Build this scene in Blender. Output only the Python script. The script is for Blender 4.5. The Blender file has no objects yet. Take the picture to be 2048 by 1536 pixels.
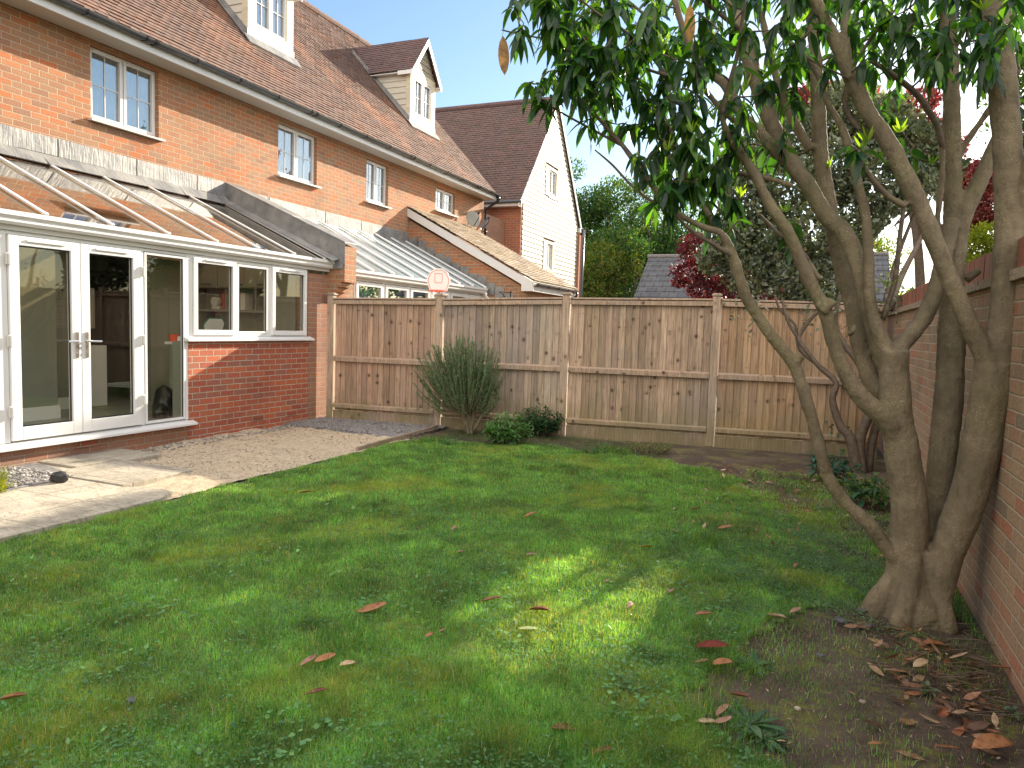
import bpy, bmesh, math, random
import numpy as np
from mathutils import Vector, Matrix
random.seed(7); RNG = np.random.default_rng(7)
scene = bpy.context.scene
COL = scene.collection
# ------------------------------------------------------------------ camera
YAW, PITCH, ROLL, FPX, EYE = .395, .079, .031, 1440., 1.5
def cam_axes():
    cy, sy = math.cos(YAW), math.sin(YAW)
    f = np.array([-sy*math.cos(PITCH), cy*math.cos(PITCH), -math.sin(PITCH)])
    r = np.array([cy, sy, 0.]); u = np.cross(r, f)
    return r*math.cos(ROLL)+u*math.sin(ROLL), -r*math.sin(ROLL)+u*math.cos(ROLL), f
CR, CU, CF = cam_axes()
CO = np.array([0, 0, EYE])
cam = bpy.data.cameras.new('camera'); camo = bpy.data.objects.new('camera', cam); COL.objects.link(camo)
m = Matrix(((CR[0], CU[0], -CF[0], 0), (CR[1], CU[1], -CF[1], 0), (CR[2], CU[2], -CF[2], EYE), (0, 0, 0, 1)))
camo.matrix_world = m
cam.sensor_width = 36; cam.lens = FPX/2048*36; cam.clip_start = .05; cam.clip_end = 2000
scene.camera = camo
def W(px, py, ax, val):
    """survey: the point where the sight line of a photo pixel meets the plane axis=val"""
    d = CF + CR*(px-1024)/FPX - CU*(py-768)/FPX
    t = (val-CO[ax])/d[ax]
    return CO + t*d
# ------------------------------------------------------------------ world, sun, exposure
SUN = Vector((1, 2.95, 1.24)).normalized()
world = bpy.data.worlds.new('World'); scene.world = world; world.use_nodes = True
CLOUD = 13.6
wn = world.node_tree; wn.nodes.clear()
wo = wn.nodes.new('ShaderNodeOutputWorld'); wb = wn.nodes.new('ShaderNodeBackground'); ws = wn.nodes.new('ShaderNodeTexSky')
ws.sky_type = 'NISHITA'; ws.sun_disc = False
ws.sun_elevation = math.asin(SUN.z); ws.sun_rotation = math.atan2(SUN.x, SUN.y)
ws.air_density = 1.2; ws.dust_density = .6; ws.ozone_density = 3.0
wb.inputs['Strength'].default_value = .085
# bright cloud added over and behind the viewer to fill shade, clear blue ahead
def wnode(t, **kw):
    n = wn.nodes.new(t)
    for k, v in kw.items(): setattr(n, k, v)
    return n
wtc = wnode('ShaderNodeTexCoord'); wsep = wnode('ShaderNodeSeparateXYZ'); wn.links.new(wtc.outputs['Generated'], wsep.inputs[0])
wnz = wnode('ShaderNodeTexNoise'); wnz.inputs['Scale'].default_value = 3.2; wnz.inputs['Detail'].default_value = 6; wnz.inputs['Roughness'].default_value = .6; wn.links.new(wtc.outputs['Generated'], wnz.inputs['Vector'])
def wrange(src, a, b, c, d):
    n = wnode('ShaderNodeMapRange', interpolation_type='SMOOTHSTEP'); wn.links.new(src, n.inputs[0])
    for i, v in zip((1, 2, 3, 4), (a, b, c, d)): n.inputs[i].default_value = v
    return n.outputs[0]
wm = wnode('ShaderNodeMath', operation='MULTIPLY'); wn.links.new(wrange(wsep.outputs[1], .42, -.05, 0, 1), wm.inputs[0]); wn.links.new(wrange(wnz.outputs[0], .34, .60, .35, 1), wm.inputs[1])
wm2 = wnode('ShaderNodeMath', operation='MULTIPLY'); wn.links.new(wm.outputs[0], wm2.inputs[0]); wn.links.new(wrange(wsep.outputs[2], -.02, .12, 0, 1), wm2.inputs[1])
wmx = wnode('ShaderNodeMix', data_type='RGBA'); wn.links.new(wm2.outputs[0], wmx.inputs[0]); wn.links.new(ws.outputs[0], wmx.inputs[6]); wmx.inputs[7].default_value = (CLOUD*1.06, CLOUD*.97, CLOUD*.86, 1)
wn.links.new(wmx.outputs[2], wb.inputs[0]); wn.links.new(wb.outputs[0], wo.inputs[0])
sl = bpy.data.lights.new('sun', 'SUN'); sl.energy = 5.0; sl.angle = math.radians(.6); sl.color = (1, .87, .68)
slo = bpy.data.objects.new('sun', sl); COL.objects.link(slo)
slo.rotation_euler = SUN.to_track_quat('Z', 'Y').to_euler(); slo.location = (10, 20, 20)
scene.view_settings.view_transform = 'Standard'; scene.view_settings.look = 'None'
scene.view_settings.gamma = 1; scene.view_settings.exposure = 1.36
scene.cycles.max_bounces = 8; scene.cycles.transparent_max_bounces = 24
scene.cycles.diffuse_bounces = 4; scene.cycles.caustics_reflective = False; scene.cycles.caustics_refractive = False
scene.cycles.use_denoising = True
# ------------------------------------------------------------------ object helpers
WL = {}
def tag(o, label=None, cat=None, group=None, kind=None):
    if label: o['label'] = label
    if cat: o['category'] = cat
    if group: o['group'] = group
    if kind: o['kind'] = kind
    return o
def thing(name, label, cat, loc=(0, 0, 0), group=None):
    o = bpy.data.objects.new(name, None); COL.objects.link(o); o.location = loc
    o.empty_display_size = .2
    WL[o.name] = np.array(loc, float)
    return tag(o, label, cat, group)
def link_mesh(name, me, mat, parent, smooth=False):
    me.materials.append(mat)
    if smooth: me.polygons.foreach_set('use_smooth', np.ones(len(me.polygons), bool))
    o = bpy.data.objects.new(name, me); COL.objects.link(o)
    if parent is not None:
        o.parent = parent; WL[o.name] = WL[parent.name]
    else: WL[o.name] = np.zeros(3)
    return o
def mesh_np(name, V, F, mat, parent=None, col=None, smooth=False, loc=None):
    """V (N,3) world, F (M,k); col (N,3) per-vertex colour variation"""
    V = np.asarray(V, np.float32); F = np.asarray(F, np.int32)
    base = WL[parent.name] if parent is not None else (np.asarray(loc, float) if loc is not None else np.zeros(3))
    V = V - base.astype(np.float32)
    me = bpy.data.meshes.new(name)
    M, k = F.shape
    me.vertices.add(len(V)); me.vertices.foreach_set('co', V.ravel())
    me.loops.add(M*k); me.loops.foreach_set('vertex_index', F.ravel())
    me.polygons.add(M); me.polygons.foreach_set('loop_start', np.arange(0, M*k, k, dtype=np.int32))
    me.polygons.foreach_set('loop_total', np.full(M, k, np.int32))
    me.update(calc_edges=True)
    if col is not None:
        a = me.color_attributes.new('Col', 'FLOAT_COLOR', 'POINT')
        c4 = np.ones((len(V), 4), np.float32); c4[:, :3] = col
        a.data.foreach_set('color', c4.ravel())
    o = link_mesh(name, me, mat, parent, smooth)
    if loc is not None: o.location = loc; WL[o.name] = np.asarray(loc, float)
    return o
class MB:
    def __init__(s): s.v = []; s.f = []; s.c = []
    def add(s, vs, fs, c=None):
        b = len(s.v); s.v += [tuple(map(float, p)) for p in vs]; s.f += [tuple(i+b for i in f) for f in fs]
        s.c += [c if c is not None else (1, 1, 1)]*len(vs); return s
    def box(s, x0, y0, z0, x1, y1, z1, c=None):
        x0, x1 = sorted((x0, x1)); y0, y1 = sorted((y0, y1)); z0, z1 = sorted((z0, z1))
        return s.add([(x0, y0, z0), (x1, y0, z0), (x1, y1, z0), (x0, y1, z0), (x0, y0, z1), (x1, y0, z1), (x1, y1, z1), (x0, y1, z1)],
                     [(0, 3, 2, 1), (4, 5, 6, 7), (0, 1, 5, 4), (1, 2, 6, 5), (2, 3, 7, 6), (3, 0, 4, 7)], c)
    def prism(s, poly, vec, c=None):
        n = len(poly); P = [np.array(p, float) for p in poly]; Q = [p+np.array(vec, float) for p in P]
        return s.add(P+Q, [tuple(range(n))[::-1], tuple(range(n, 2*n))]+[(i, (i+1) % n, (i+1) % n+n, i+n) for i in range(n)], c)
    def bar(s, a, b, w, h, up=(0, 0, 1), c=None):
        a = np.array(a, float); b = np.array(b, float); d = (b-a)/np.linalg.norm(b-a)
        sd = np.cross(d, up); sd /= np.linalg.norm(sd); u = np.cross(sd, d)
        q = [a+sd*w/2*i+u*h/2*j for i, j in ((-1, -1), (1, -1), (1, 1), (-1, 1))]
        return s.prism(q, b-a, c)
    def tube(s, pts, rad, seg=8, cap=True, c=None):
        P = [np.array(p, float) for p in pts]; n = len(P)
        if np.isscalar(rad): rad = [rad]*n
        ref = np.array([0.13, .31, .94]); vs = []; pr = None
        for i in range(n):
            d = P[min(i+1, n-1)]-P[max(i-1, 0)]; d /= (np.linalg.norm(d)+1e-9)
            if pr is None:
                r = ref if abs(d@ref) < .9 else np.array([1., 0, 0])
                pr = r-d*(r@d); 
            pr = pr-d*(pr@d); pr /= np.linalg.norm(pr); q = np.cross(d, pr)
            for k in range(seg):
                a = 2*math.pi*k/seg; vs.append(P[i]+(pr*math.cos(a)+q*math.sin(a))*rad[i])
        fs = [(i*seg+k, i*seg+(k+1) % seg, (i+1)*seg+(k+1) % seg, (i+1)*seg+k) for i in range(n-1) for k in range(seg)]
        if cap: fs += [tuple(range(seg))[::-1], tuple((n-1)*seg+k for k in range(seg))]
        return s.add(vs, fs, c)
    def cyl(s, x, y, z0, z1, r, seg=16, r1=None, c=None):
        return s.tube([(x, y, z0), (x, y, z1)], [r, r if r1 is None else r1], seg, True, c)
    def build(s, name, mat, parent=None, smooth=False, bevel=0, loc=None, recalc=True):
        base = WL[parent.name] if parent is not None else (np.asarray(loc, float) if loc is not None else np.zeros(3))
        me = bpy.data.meshes.new(name)
        me.from_pydata([tuple(np.array(p)-base) for p in s.v], [], s.f)
        a = me.color_attributes.new('Col', 'FLOAT_COLOR', 'POINT')
        c4 = np.ones((len(s.v), 4), np.float32); c4[:, :3] = np.array(s.c, np.float32); a.data.foreach_set('color', c4.ravel())
        if recalc and len(s.f) < 60000:
            bm = bmesh.new(); bm.from_mesh(me); bmesh.ops.recalc_face_normals(bm, faces=bm.faces)
            bm.to_mesh(me); bm.free()
        me.update()
        o = link_mesh(name, me, mat, parent, smooth)
        if loc is not None: o.location = loc; WL[o.name] = np.asarray(loc, float)
        if smooth and not bevel:
            pass
        if bevel:
            b = o.modifiers.new('bevel', 'BEVEL'); b.width = bevel; b.segments = 2; b.limit_method = 'ANGLE'; b.angle_limit = .6
        return o
# ------------------------------------------------------------------ node helpers
class NT:
    def __init__(s, name):
        s.m = bpy.data.materials.new(name); s.m.use_nodes = True; s.t = s.m.node_tree; s.t.nodes.clear()
        s.out = s.t.nodes.new('ShaderNodeOutputMaterial')
    def n(s, typ, ins=None, **kw):
        nd = s.t.nodes.new('ShaderNode'+typ)
        for k, v in kw.items(): setattr(nd, k, v)
        for k, v in (ins or {}).items():
            if isinstance(v, bpy.types.NodeSocket): s.t.links.new(v, nd.inputs[k])
            else:
                i = nd.inputs[k]
                if isinstance(v, (tuple, list)) and len(v) == 3 and i.type == 'RGBA': v = (*v, 1)
                i.default_value = v
        return nd
    def math(s, op, a, b=None, c=None, clamp=False):
        ins = {0: a}
        if b is not None: ins[1] = b
        if c is not None: ins[2] = c
        nd = s.n('Math', ins, operation=op); nd.use_clamp = clamp; return nd.outputs[0]
    def mix(s, f, a, b, blend='MIX'):
        nd = s.t.nodes.new('ShaderNodeMix'); nd.data_type = 'RGBA'; nd.blend_type = blend
        for k, v in ((0, f), (6, a), (7, b)):
            if isinstance(v, bpy.types.NodeSocket): s.t.links.new(v, nd.inputs[k])
            else: nd.inputs[k].default_value = (*v, 1) if isinstance(v, (tuple, list)) and len(v) == 3 else v
        return nd.outputs[2]
    def ramp(s, fac, stops, interp='LINEAR'):
        nd = s.n('ValToRGB', {0: fac}); r = nd.color_ramp; r.interpolation = interp
        while len(r.elements) < len(stops): r.elements.new(.5)
        for e, (p, c) in zip(r.elements, stops): e.position = p; e.color = (*c, 1) if len(c) == 3 else c
        return nd.outputs[0]
    def noise(s, vec, scale, detail=3, rough=.55, out=0):
        return s.n('TexNoise', {'Vector': vec, 'Scale': scale, 'Detail': detail, 'Roughness': rough}).outputs[out]
    def range(s, v, a, b, c=0., d=1.):
        nd = s.n('MapRange', {0: v, 1: a, 2: b, 3: c, 4: d}, interpolation_type='SMOOTHSTEP'); return nd.outputs[0]
    def coord(s, scale=None):
        o = s.n('TexCoord').outputs['Object']
        if scale: o = s.n('Mapping', {'Vector': o, 'Scale': scale}).outputs[0]
        return o
    def bump(s, h, strength=.5, dist=.01, normal=None):
        ins = {'Height': h, 'Strength': strength, 'Distance': dist}
        if normal is not None: ins['Normal'] = normal
        return s.n('Bump', ins).outputs[0]
    def pbr(s, color, rough=.7, normal=None, **kw):
        ins = {'Base Color': color, 'Roughness': rough}
        if normal is not None: ins['Normal'] = normal
        ins.update(kw)
        b = s.n('BsdfPrincipled', ins); s.t.links.new(b.outputs[0], s.out.inputs[0]); return s.m
def brick_mat(name, cols, mortar, grime=(.5, .42, .36), bump=.6, seed=0., rough_amt=.25):
    t = NT(name); P = t.coord(); N = t.n('NewGeometry').outputs['Normal']
    wob = t.n('VectorMath', {0: t.noise(P, 9, 2, out=1), 1: (.5, .5, .5)}, operation='SUBTRACT').outputs[0]
    Pw = t.n('VectorMath', {0: wob, 1: (.012, .012, .009), 2: P}, operation='MULTIPLY_ADD').outputs[0]
    s = t.n('SeparateXYZ', {0: Pw}); sn = t.n('SeparateXYZ', {0: N})
    isx = t.math('GREATER_THAN', t.math('ABSOLUTE', sn.outputs[0]), .6)
    u = t.math('ADD', t.math('MULTIPLY', s.outputs[1], isx), t.math('MULTIPLY', s.outputs[0], t.math('SUBTRACT', 1., isx)))
    v = t.math('DIVIDE', t.math('ADD', s.outputs[2], 10.), .075)
    row = t.math('FLOOR', v); fv = t.math('FRACT', v)
    uu = t.math('ADD', t.math('DIVIDE', t.math('ADD', u, 50.), .225), t.math('MULTIPLY', t.math('MODULO', row, 2.), .5))
    cl = t.math('FLOOR', uu); fu = t.math('FRACT', uu)
    du = t.math('MULTIPLY', t.math('MINIMUM', fu, t.math('SUBTRACT', 1., fu)), .225)
    dv = t.math('MULTIPLY', t.math('MINIMUM', fv, t.math('SUBTRACT', 1., fv)), .075)
    d = t.math('MINIMUM', du, dv)
    mask = t.range(d, .0035, .0072)
    rv = t.n('CombineXYZ', {0: cl, 1: row, 2: seed})
    wnz = t.n('TexWhiteNoise', {'Vector': rv.outputs[0]}, noise_dimensions='3D').outputs['Value']
    n = len(cols); col = t.ramp(wnz, [((i+.5)/n, c) for i, c in enumerate(cols)], 'LINEAR')
    fine = t.noise(P, 60, 4, .7); big = t.noise(P, 1.3, 3, .6)
    col = t.mix(t.range(fine, .35, .7), col, t.mix(1., col, (1-rough_amt*1.2, 1-rough_amt*1.3, 1-rough_amt*1.3), 'MULTIPLY'))
    mc = t.mix(t.range(fine, .3, .7), mortar, tuple(c*.75 for c in mortar))
    c = t.mix(mask, mc, col)
    c = t.mix(t.range(big, .45, .75, 0, .35), c, t.mix(1., c, grime, 'MULTIPLY'))
    h = t.math('ADD', mask, t.math('MULTIPLY', fine, .35))
    return t.pbr(c, .88, t.bump(h, bump, .008))
def plain(name, col, rough=.5, nscale=0, namt=.15, bump=0, **kw):
    t = NT(name)
    if not nscale: return t.pbr(col, rough, **kw)
    P = t.coord(); nz = t.noise(P, nscale, 5, .65)
    c = t.mix(t.range(nz, .3, .7), tuple(x*(1-namt) for x in col), tuple(min(1, x*(1+namt)) for x in col))
    return t.pbr(c, rough, t.bump(nz, bump, .01) if bump else None, **kw)
def leaf_mat(name, trans=.35, gloss=.3, rough=.4, tcol=(1.3, 1.5, .4), spec=.4):
    t = NT(name); a = t.n('VertexColor', layer_name='Col').outputs[0]
    P = t.coord(); nz = t.noise(P, 12, 2)
    c = t.mix(t.range(nz, .3, .7), t.mix(1., a, (.75, .78, .7), 'MULTIPLY'), a)
    p = t.n('BsdfPrincipled', {'Base Color': c, 'Roughness': rough, 'Specular IOR Level': spec})
    tr = t.n('BsdfTranslucent', {0: t.mix(1., c, tcol, 'MULTIPLY')})
    mx = t.n('MixShader', {0: trans, 1: p.outputs[0], 2: tr.outputs[0]})
    t.t.links.new(mx.outputs[0], t.out.inputs[0]); return t.m
# ------------------------------------------------------------------ materials
M = {}
M['brick'] = brick_mat('orange brick', [(.45, .175, .082), (.38, .20, .12), (.53, .175, .065), (.34, .21, .13), (.43, .21, .105), (.31, .17, .11), (.50, .215, .10), (.38, .215, .125)], (.50, .40, .28), bump=.7)
M['brick_red'] = brick_mat('red brick', [(.43, .12, .06), (.36, .10, .06), (.48, .13, .055), (.30, .12, .085), (.42, .11, .06), (.34, .09, .055)], (.45, .38, .29), seed=3.)
M['brick_dull'] = brick_mat('dull brick', [(.36, .17, .105), (.31, .16, .105), (.40, .18, .10), (.29, .165, .12), (.37, .19, .12)], (.37, .29, .22), seed=5.)
M['brick_far'] = brick_mat('far brick', [(.42, .15, .08), (.37, .14, .08), (.45, .17, .085), (.34, .14, .09)], (.42, .33, .25), seed=7., bump=.3)
M['brick_wall'] = brick_mat('garden wall brick', [(.43, .285, .19), (.38, .27, .185), (.45, .20, .13), (.37, .25, .165), (.43, .30, .20), (.28, .215, .165), (.40, .28, .19), (.39, .275, .18)], (.48, .41, .32), seed=9., bump=.9, rough_amt=.35)
M['upvc'] = plain('white plastic frame', (.68, .68, .68), .28)
M['upvc_soft'] = plain('off white plastic', (.58, .57, .54), .35)
M['fascia'] = plain('painted fascia', (.74, .76, .78), .4, 3, .04)
M['black'] = plain('black plastic', (.015, .016, .02), .28)
M['gutter'] = plain('black gutter plastic', (.07, .075, .085), .14)
M['lead'] = None
def lead():
    t = NT('weathered lead'); P = t.coord(); a = t.noise(P, 3.5, 5, .65); b = t.noise(t.coord((1, 9, 1)), 4, 4, .6)
    c = t.mix(t.range(a, .3, .7), (.15, .155, .165), (.29, .285, .275)); c = t.mix(t.range(b, .5, .8, 0, .5), c, (.38, .37, .35))
    return t.pbr(c, .52, t.bump(t.math('ADD', a, b), .35, .03), Metallic=.15)
M['lead'] = lead()
def cladding(name, c0, c1):
    t = NT(name); P = t.coord(); a = t.noise(t.coord((1, 1, 6)), 3, 5, .6); b = t.noise(P, .6, 3)
    c = t.mix(t.range(a, .3, .75), c0, c1); c = t.mix(t.range(b, .45, .7, 0, .35), c, tuple(x*.72 for x in c0))
    return t.pbr(c, .6, t.bump(a, .15, .01))
M['clad'] = cladding('cream weatherboard', (.30, .275, .21), (.35, .325, .255))
M['clad_dormer'] = cladding('grey cream boarding', (.56, .53, .45), (.64, .61, .53))
M['trim'] = cladding('weathered cream trim', (.55, .49, .36), (.72, .66, .51))
def tiles(name, cols, rowh, colw, z0, lich=.0, moss=None, ax=1):
    """clay tile colour per tile; rows counted in z, columns in object y (ax=1) or x (ax=0)"""
    t = NT(name); P = t.coord(); s = t.n('SeparateXYZ', {0: P})
    v = t.math('DIVIDE', t.math('SUBTRACT', s.outputs[2], z0), rowh); row = t.math('FLOOR', v)
    uu = t.math('ADD', t.math('DIVIDE', t.math('ADD', s.outputs[ax], 60.), colw), t.math('MULTIPLY', t.math('MODULO', row, 2.), .5))
    cl = t.math('FLOOR', uu); fu = t.math('FRACT', uu)
    w = t.n('TexWhiteNoise', {'Vector': t.n('CombineXYZ', {0: cl, 1: row}).outputs[0]}, noise_dimensions='3D').outputs['Value']
    n = len(cols); c = t.ramp(w, [((i+.5)/n, k) for i, k in enumerate(cols)])
    big = t.noise(P, .7, 4, .6); mid = t.noise(P, 9, 4, .7)
    c = t.mix(t.range(mid, .35, .7, 0, .45), c, t.mix(1., c, (.55, .5, .5), 'MULTIPLY'))
    if lich:
        c = t.mix(t.range(big, .50, .72, 0, lich), c, (.36, .16, .085))
        c = t.mix(t.math('MULTIPLY', t.range(mid, .62, .72), t.range(big, .55, .65)), c, (.55, .33, .10))
    if moss: c = t.mix(t.range(t.noise(P, 2.2, 5, .7), .5, .66, 0, .8), c, moss)
    joint = t.range(t.math('MINIMUM', fu, t.math('SUBTRACT', 1., fu)), .02, .06)
    c = t.mix(joint, t.mix(1., c, (.45, .42, .42), 'MULTIPLY'), c)
    return t.pbr(c, .86, t.bump(t.math('ADD', t.math('MULTIPLY', joint, .7), mid), .5, .012))
M['tile'] = tiles('clay plain tiles', [(.155, .10, .080), (.175, .103, .080), (.13, .09, .078), (.205, .108, .075), (.15, .103, .088), (.165, .095, .073)], .0736, .165, 5.24, lich=.5)
M['tile_dark'] = tiles('dark plain tiles', [(.115, .075, .075), (.15, .085, .072), (.105, .07, .068), (.14, .088, .075)], .08, .165, 5.5, moss=(.09, .065, .055), ax=0)
M['tile_dormer'] = tiles('dormer tiles', [(.12, .08, .08), (.15, .085, .08), (.11, .075, .08)], .07, .165, 8., ax=0)
M['tile_lean'] = tiles('pale slab tiles', [(.36, .30, .23), (.42, .34, .25), (.31, .26, .20), (.38, .29, .19)], .055, .25, 2.55)
M['slate'] = tiles('grey slate tiles', [(.10, .105, .12), (.12, .125, .14), (.09, .095, .11)], .2, .33, 2.7, ax=0)
def pane_mat(name, f0=.10, tint=(.85, .88, .86), rough=.015, boost=1.5):
    t = NT(name); g_ = t.n('NewGeometry'); cs = t.math('ABSOLUTE', t.n('VectorMath', {0: g_.outputs['Normal'], 1: g_.outputs['Incoming']}, operation='DOT_PRODUCT').outputs['Value'])
    fr = t.math('ADD', t.math('MULTIPLY', t.math('POWER', t.math('SUBTRACT', 1., cs, clamp=True), 5.), .96), .04)
    f = t.math('ADD', t.math('MULTIPLY', fr, boost), f0, clamp=True)
    g = t.n('BsdfGlossy', {'Color': (1, 1, 1, 1), 'Roughness': rough}); tr = t.n('BsdfTransparent', {'Color': (*tint, 1)})
    mx = t.n('MixShader', {0: f, 1: tr.outputs[0], 2: g.outputs[0]}); t.t.links.new(mx.outputs[0], t.out.inputs[0]); return t.m
M['pane'] = pane_mat('window glass', .0, (.93, .94, .92), boost=1.2)
M['pane_up'] = pane_mat('upstairs glass', .16, (.85, .9, .93))
M['roofglass'] = pane_mat('roof glass', .02, (.74, .66, .52), .03, 1.5)
M['roofpoly'] = plain('blue grey roof glass', (.20, .25, .27), .16, 1.5, .12)
M['curtain'] = plain('net curtain', (.30, .36, .42), .9, 4, .2)
M['plaster'] = plain('pale green plaster', (.24, .26, .21), .8, 2, .04)
M['plaster_grey'] = plain('grey plaster', (.30, .305, .27), .8, 2, .04)
M['cupboard'] = plain('grey green cupboard', (.27, .275, .24), .5)
M['darkroom'] = plain('dark room', (.06, .062, .065), .8)
M['floor_in'] = plain('grey indoor floor', (.26, .255, .25), .4, 5, .2)
M['white'] = plain('white paint', (.75, .75, .74), .4)
M['steel'] = plain('steel', (.55, .55, .55), .25, Metallic=.9)
M['chrome'] = plain('chrome handle', (.72, .72, .72), .18, Metallic=.9)
M['orange'] = plain('orange red plastic', (.75, .10, .04), .35)
M['terracotta'] = plain('terracotta', (.45, .16, .08), .8)
M['paper'] = plain('paper', (.55, .54, .50), .9)
M['green_trim'] = plain('green edge', (.05, .2, .14), .5)
def wood():
    t = NT('weathered fence timber'); a = t.n('VertexColor', layer_name='Col').outputs[0]
    P = t.coord(); st = t.noise(t.coord((22, 22, .9)), 3, 5, .65); fine = t.noise(t.coord((90, 90, 3)), 2, 3, .6); big = t.noise(P, 1.1, 4, .6)
    c = t.mix(t.range(st, .3, .72), (.50, .39, .305), (.245, .185, .145))
    c = t.mix(t.range(big, .45, .7, 0, .6), c, (.285, .255, .235))
    c = t.mix(1., c, a, 'MULTIPLY')
    c = t.mix(t.range(fine, .5, .7, 0, .7), c, t.mix(1., c, (.5, .47, .45), 'MULTIPLY'))
    s = t.n('SeparateXYZ', {0: P})
    vo = t.n('TexVoronoi', {'Vector': t.coord((1, 1, .8)), 'Scale': 9.})
    band = t.noise(t.n('CombineXYZ', {2: s.outputs[2], 0: t.math('FLOOR', t.math('MULTIPLY', s.outputs[0], 1.3))}).outputs[0], 5.3, 2)
    kn = t.math('MULTIPLY', t.range(vo.outputs['Distance'], .22, .13), t.range(band, .49, .56))
    c = t.mix(kn, c, (.05, .033, .025))
    ring = t.math('MULTIPLY', t.range(vo.outputs['Distance'], .42, .2), t.range(band, .49, .56))
    c = t.mix(t.math('MULTIPLY', ring, .35), c, (.13, .085, .055))
    alg = t.math('MULTIPLY', t.range(s.outputs[2], .75, .08), t.range(t.math('ADD', t.noise(P, 2.6, 4), t.math('MULTIPLY', t.math('ADD', s.outputs[0], 3.), .025)), .44, .62))
    c = t.mix(t.math('MULTIPLY', alg, .5), c, (.15, .145, .045))
    return t.pbr(c, .85, t.bump(t.math('ADD', st, fine), .5, .006))
M['wood'] = wood()
def bark():
    t = NT('smooth grey brown bark'); P = t.coord(); a = t.noise(P, 5, 5, .65); b = t.noise(P, 60, 4, .7); g = t.noise(P, 2, 3)
    c = t.mix(t.range(a, .3, .72), (.125, .10, .065), (.215, .175, .11))
    c = t.mix(t.range(g, .5, .72, 0, .55), c, (.13, .12, .05))
    vo = t.n('TexVoronoi', {'Vector': P, 'Scale': 75.}).outputs['Distance']
    spot = t.math('MULTIPLY', t.range(vo, .30, .16), t.range(t.noise(P, 5, 3), .44, .6))
    c = t.mix(t.math('MULTIPLY', spot, .7), c, (.36, .32, .25))
    c = t.mix(t.range(b, .55, .8, 0, .6), c, (.09, .065, .045))
    c = t.mix(t.math('MULTIPLY', t.range(t.noise(P, 3.3, 4, .7), .60, .70), t.range(b, .35, .6)), c, (.07, .085, .03))
    wr = t.noise(t.coord((14, 14, 4)), 2.5, 4, .6); wn_ = t.noise(t.coord((2, 2, 14)), 3, 3, .6)
    c = t.mix(t.range(wr, .45, .72, 0, .55), c, t.mix(1., c, (.58, .54, .5), 'MULTIPLY'))
    h = t.math('ADD', t.math('ADD', b, t.math('MULTIPLY', a, .7)), t.math('ADD', wr, t.math('MULTIPLY', wn_, .25)))
    return t.pbr(c, .85, t.bump(t.math('ADD', h, t.math('MULTIPLY', spot, .6)), .55, .012))
M['bark'] = bark()
M['twig'] = plain('dark twig bark', (.10, .075, .055), .8, 20, .3)
M['leaf_big'] = leaf_mat('glossy evergreen leaf', .52, rough=.27, tcol=(2.3, 2.5, .4), spec=.5)
M['leaf_grey'] = leaf_mat('silvery leaf', .35, rough=.5, tcol=(1.2, 1.25, .5))
M['leaf_red'] = leaf_mat('red maple leaf', .38, rough=.5, tcol=(1.9, .9, .8))
M['leaf_far'] = leaf_mat('tree leaf', .45, rough=.6, tcol=(1.7, 1.7, .35), spec=.2)
M['leaf_small'] = leaf_mat('herb leaf', .35, rough=.5, tcol=(1.4, 1.6, .4))
M['grassblade'] = leaf_mat('grass blade', .5, rough=.5, tcol=(2.8, 2.2, .5), spec=.3)
def dry_leaf():
    t = NT('dry leaf'); a = t.n('VertexColor', layer_name='Col').outputs[0]; P = t.coord()
    nz = t.noise(P, 45, 4, .6)
    c = t.mix(t.range(nz, .35, .7), a, t.mix(1., a, (.55, .45, .4), 'MULTIPLY'))
    p = t.n('BsdfPrincipled', {'Base Color': c, 'Roughness': .55}); tr = t.n('BsdfTranslucent', {0: c})
    mx = t.n('MixShader', {0: .2, 1: p.outputs[0], 2: tr.outputs[0]}); t.t.links.new(mx.outputs[0], t.out.inputs[0]); return t.m
M['dry'] = dry_leaf()
# ------------------------------------------------------------------ ground heights
def hgt(x, y):
    x = np.asarray(x, float); y = np.asarray(y, float)
    inside = np.clip((x+4.75)/.4, 0, 1)*np.clip((.86-x)/.25, 0, 1)*np.clip((9.9-y)/.4, 0, 1)
    h = .012*np.sin(x*2.3+1)*np.cos(y*1.7)+.008*np.sin(x*5.1+y*3.7)+.006*np.sin(y*8.3-x*4.4)
    h = h+.05*np.exp(-((x-.62)**2+(y-4.2)**2)/.35)
    return h*inside
def fbm(x, y, sc, seed=0, oct=4):
    r = np.random.default_rng(seed); out = np.zeros(np.shape(x)); amp = 1.
    for o in range(oct):
        G = r.random((64, 64)); u = np.asarray(x)*sc*2**o+17.3*o; v = np.asarray(y)*sc*2**o+9.1*o; i = np.floor(u).astype(int); j = np.floor(v).astype(int)
        fu = u-i; fv = v-j; fu = fu*fu*(3-2*fu); fv = fv*fv*(3-2*fv); g = lambda a, b: G[a % 64, b % 64]
        out += amp*((g(i, j)*(1-fu)+g(i+1, j)*fu)*(1-fv)+(g(i, j+1)*(1-fu)+g(i+1, j+1)*fu)*fv-.5); amp *= .55
    return out
def grid(xs, ys, zf): 
    X, Y = np.meshgrid(xs, ys, indexing='ij'); Z = zf(X, Y); n, k = X.shape
    i = np.arange(n*k).reshape(n, k)
    F = np.stack([i[:-1, :-1], i[1:, :-1], i[1:, 1:], i[:-1, 1:]], -1).reshape(-1, 4)
    return np.stack([X, Y, Z], -1).reshape(-1, 3), F
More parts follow.
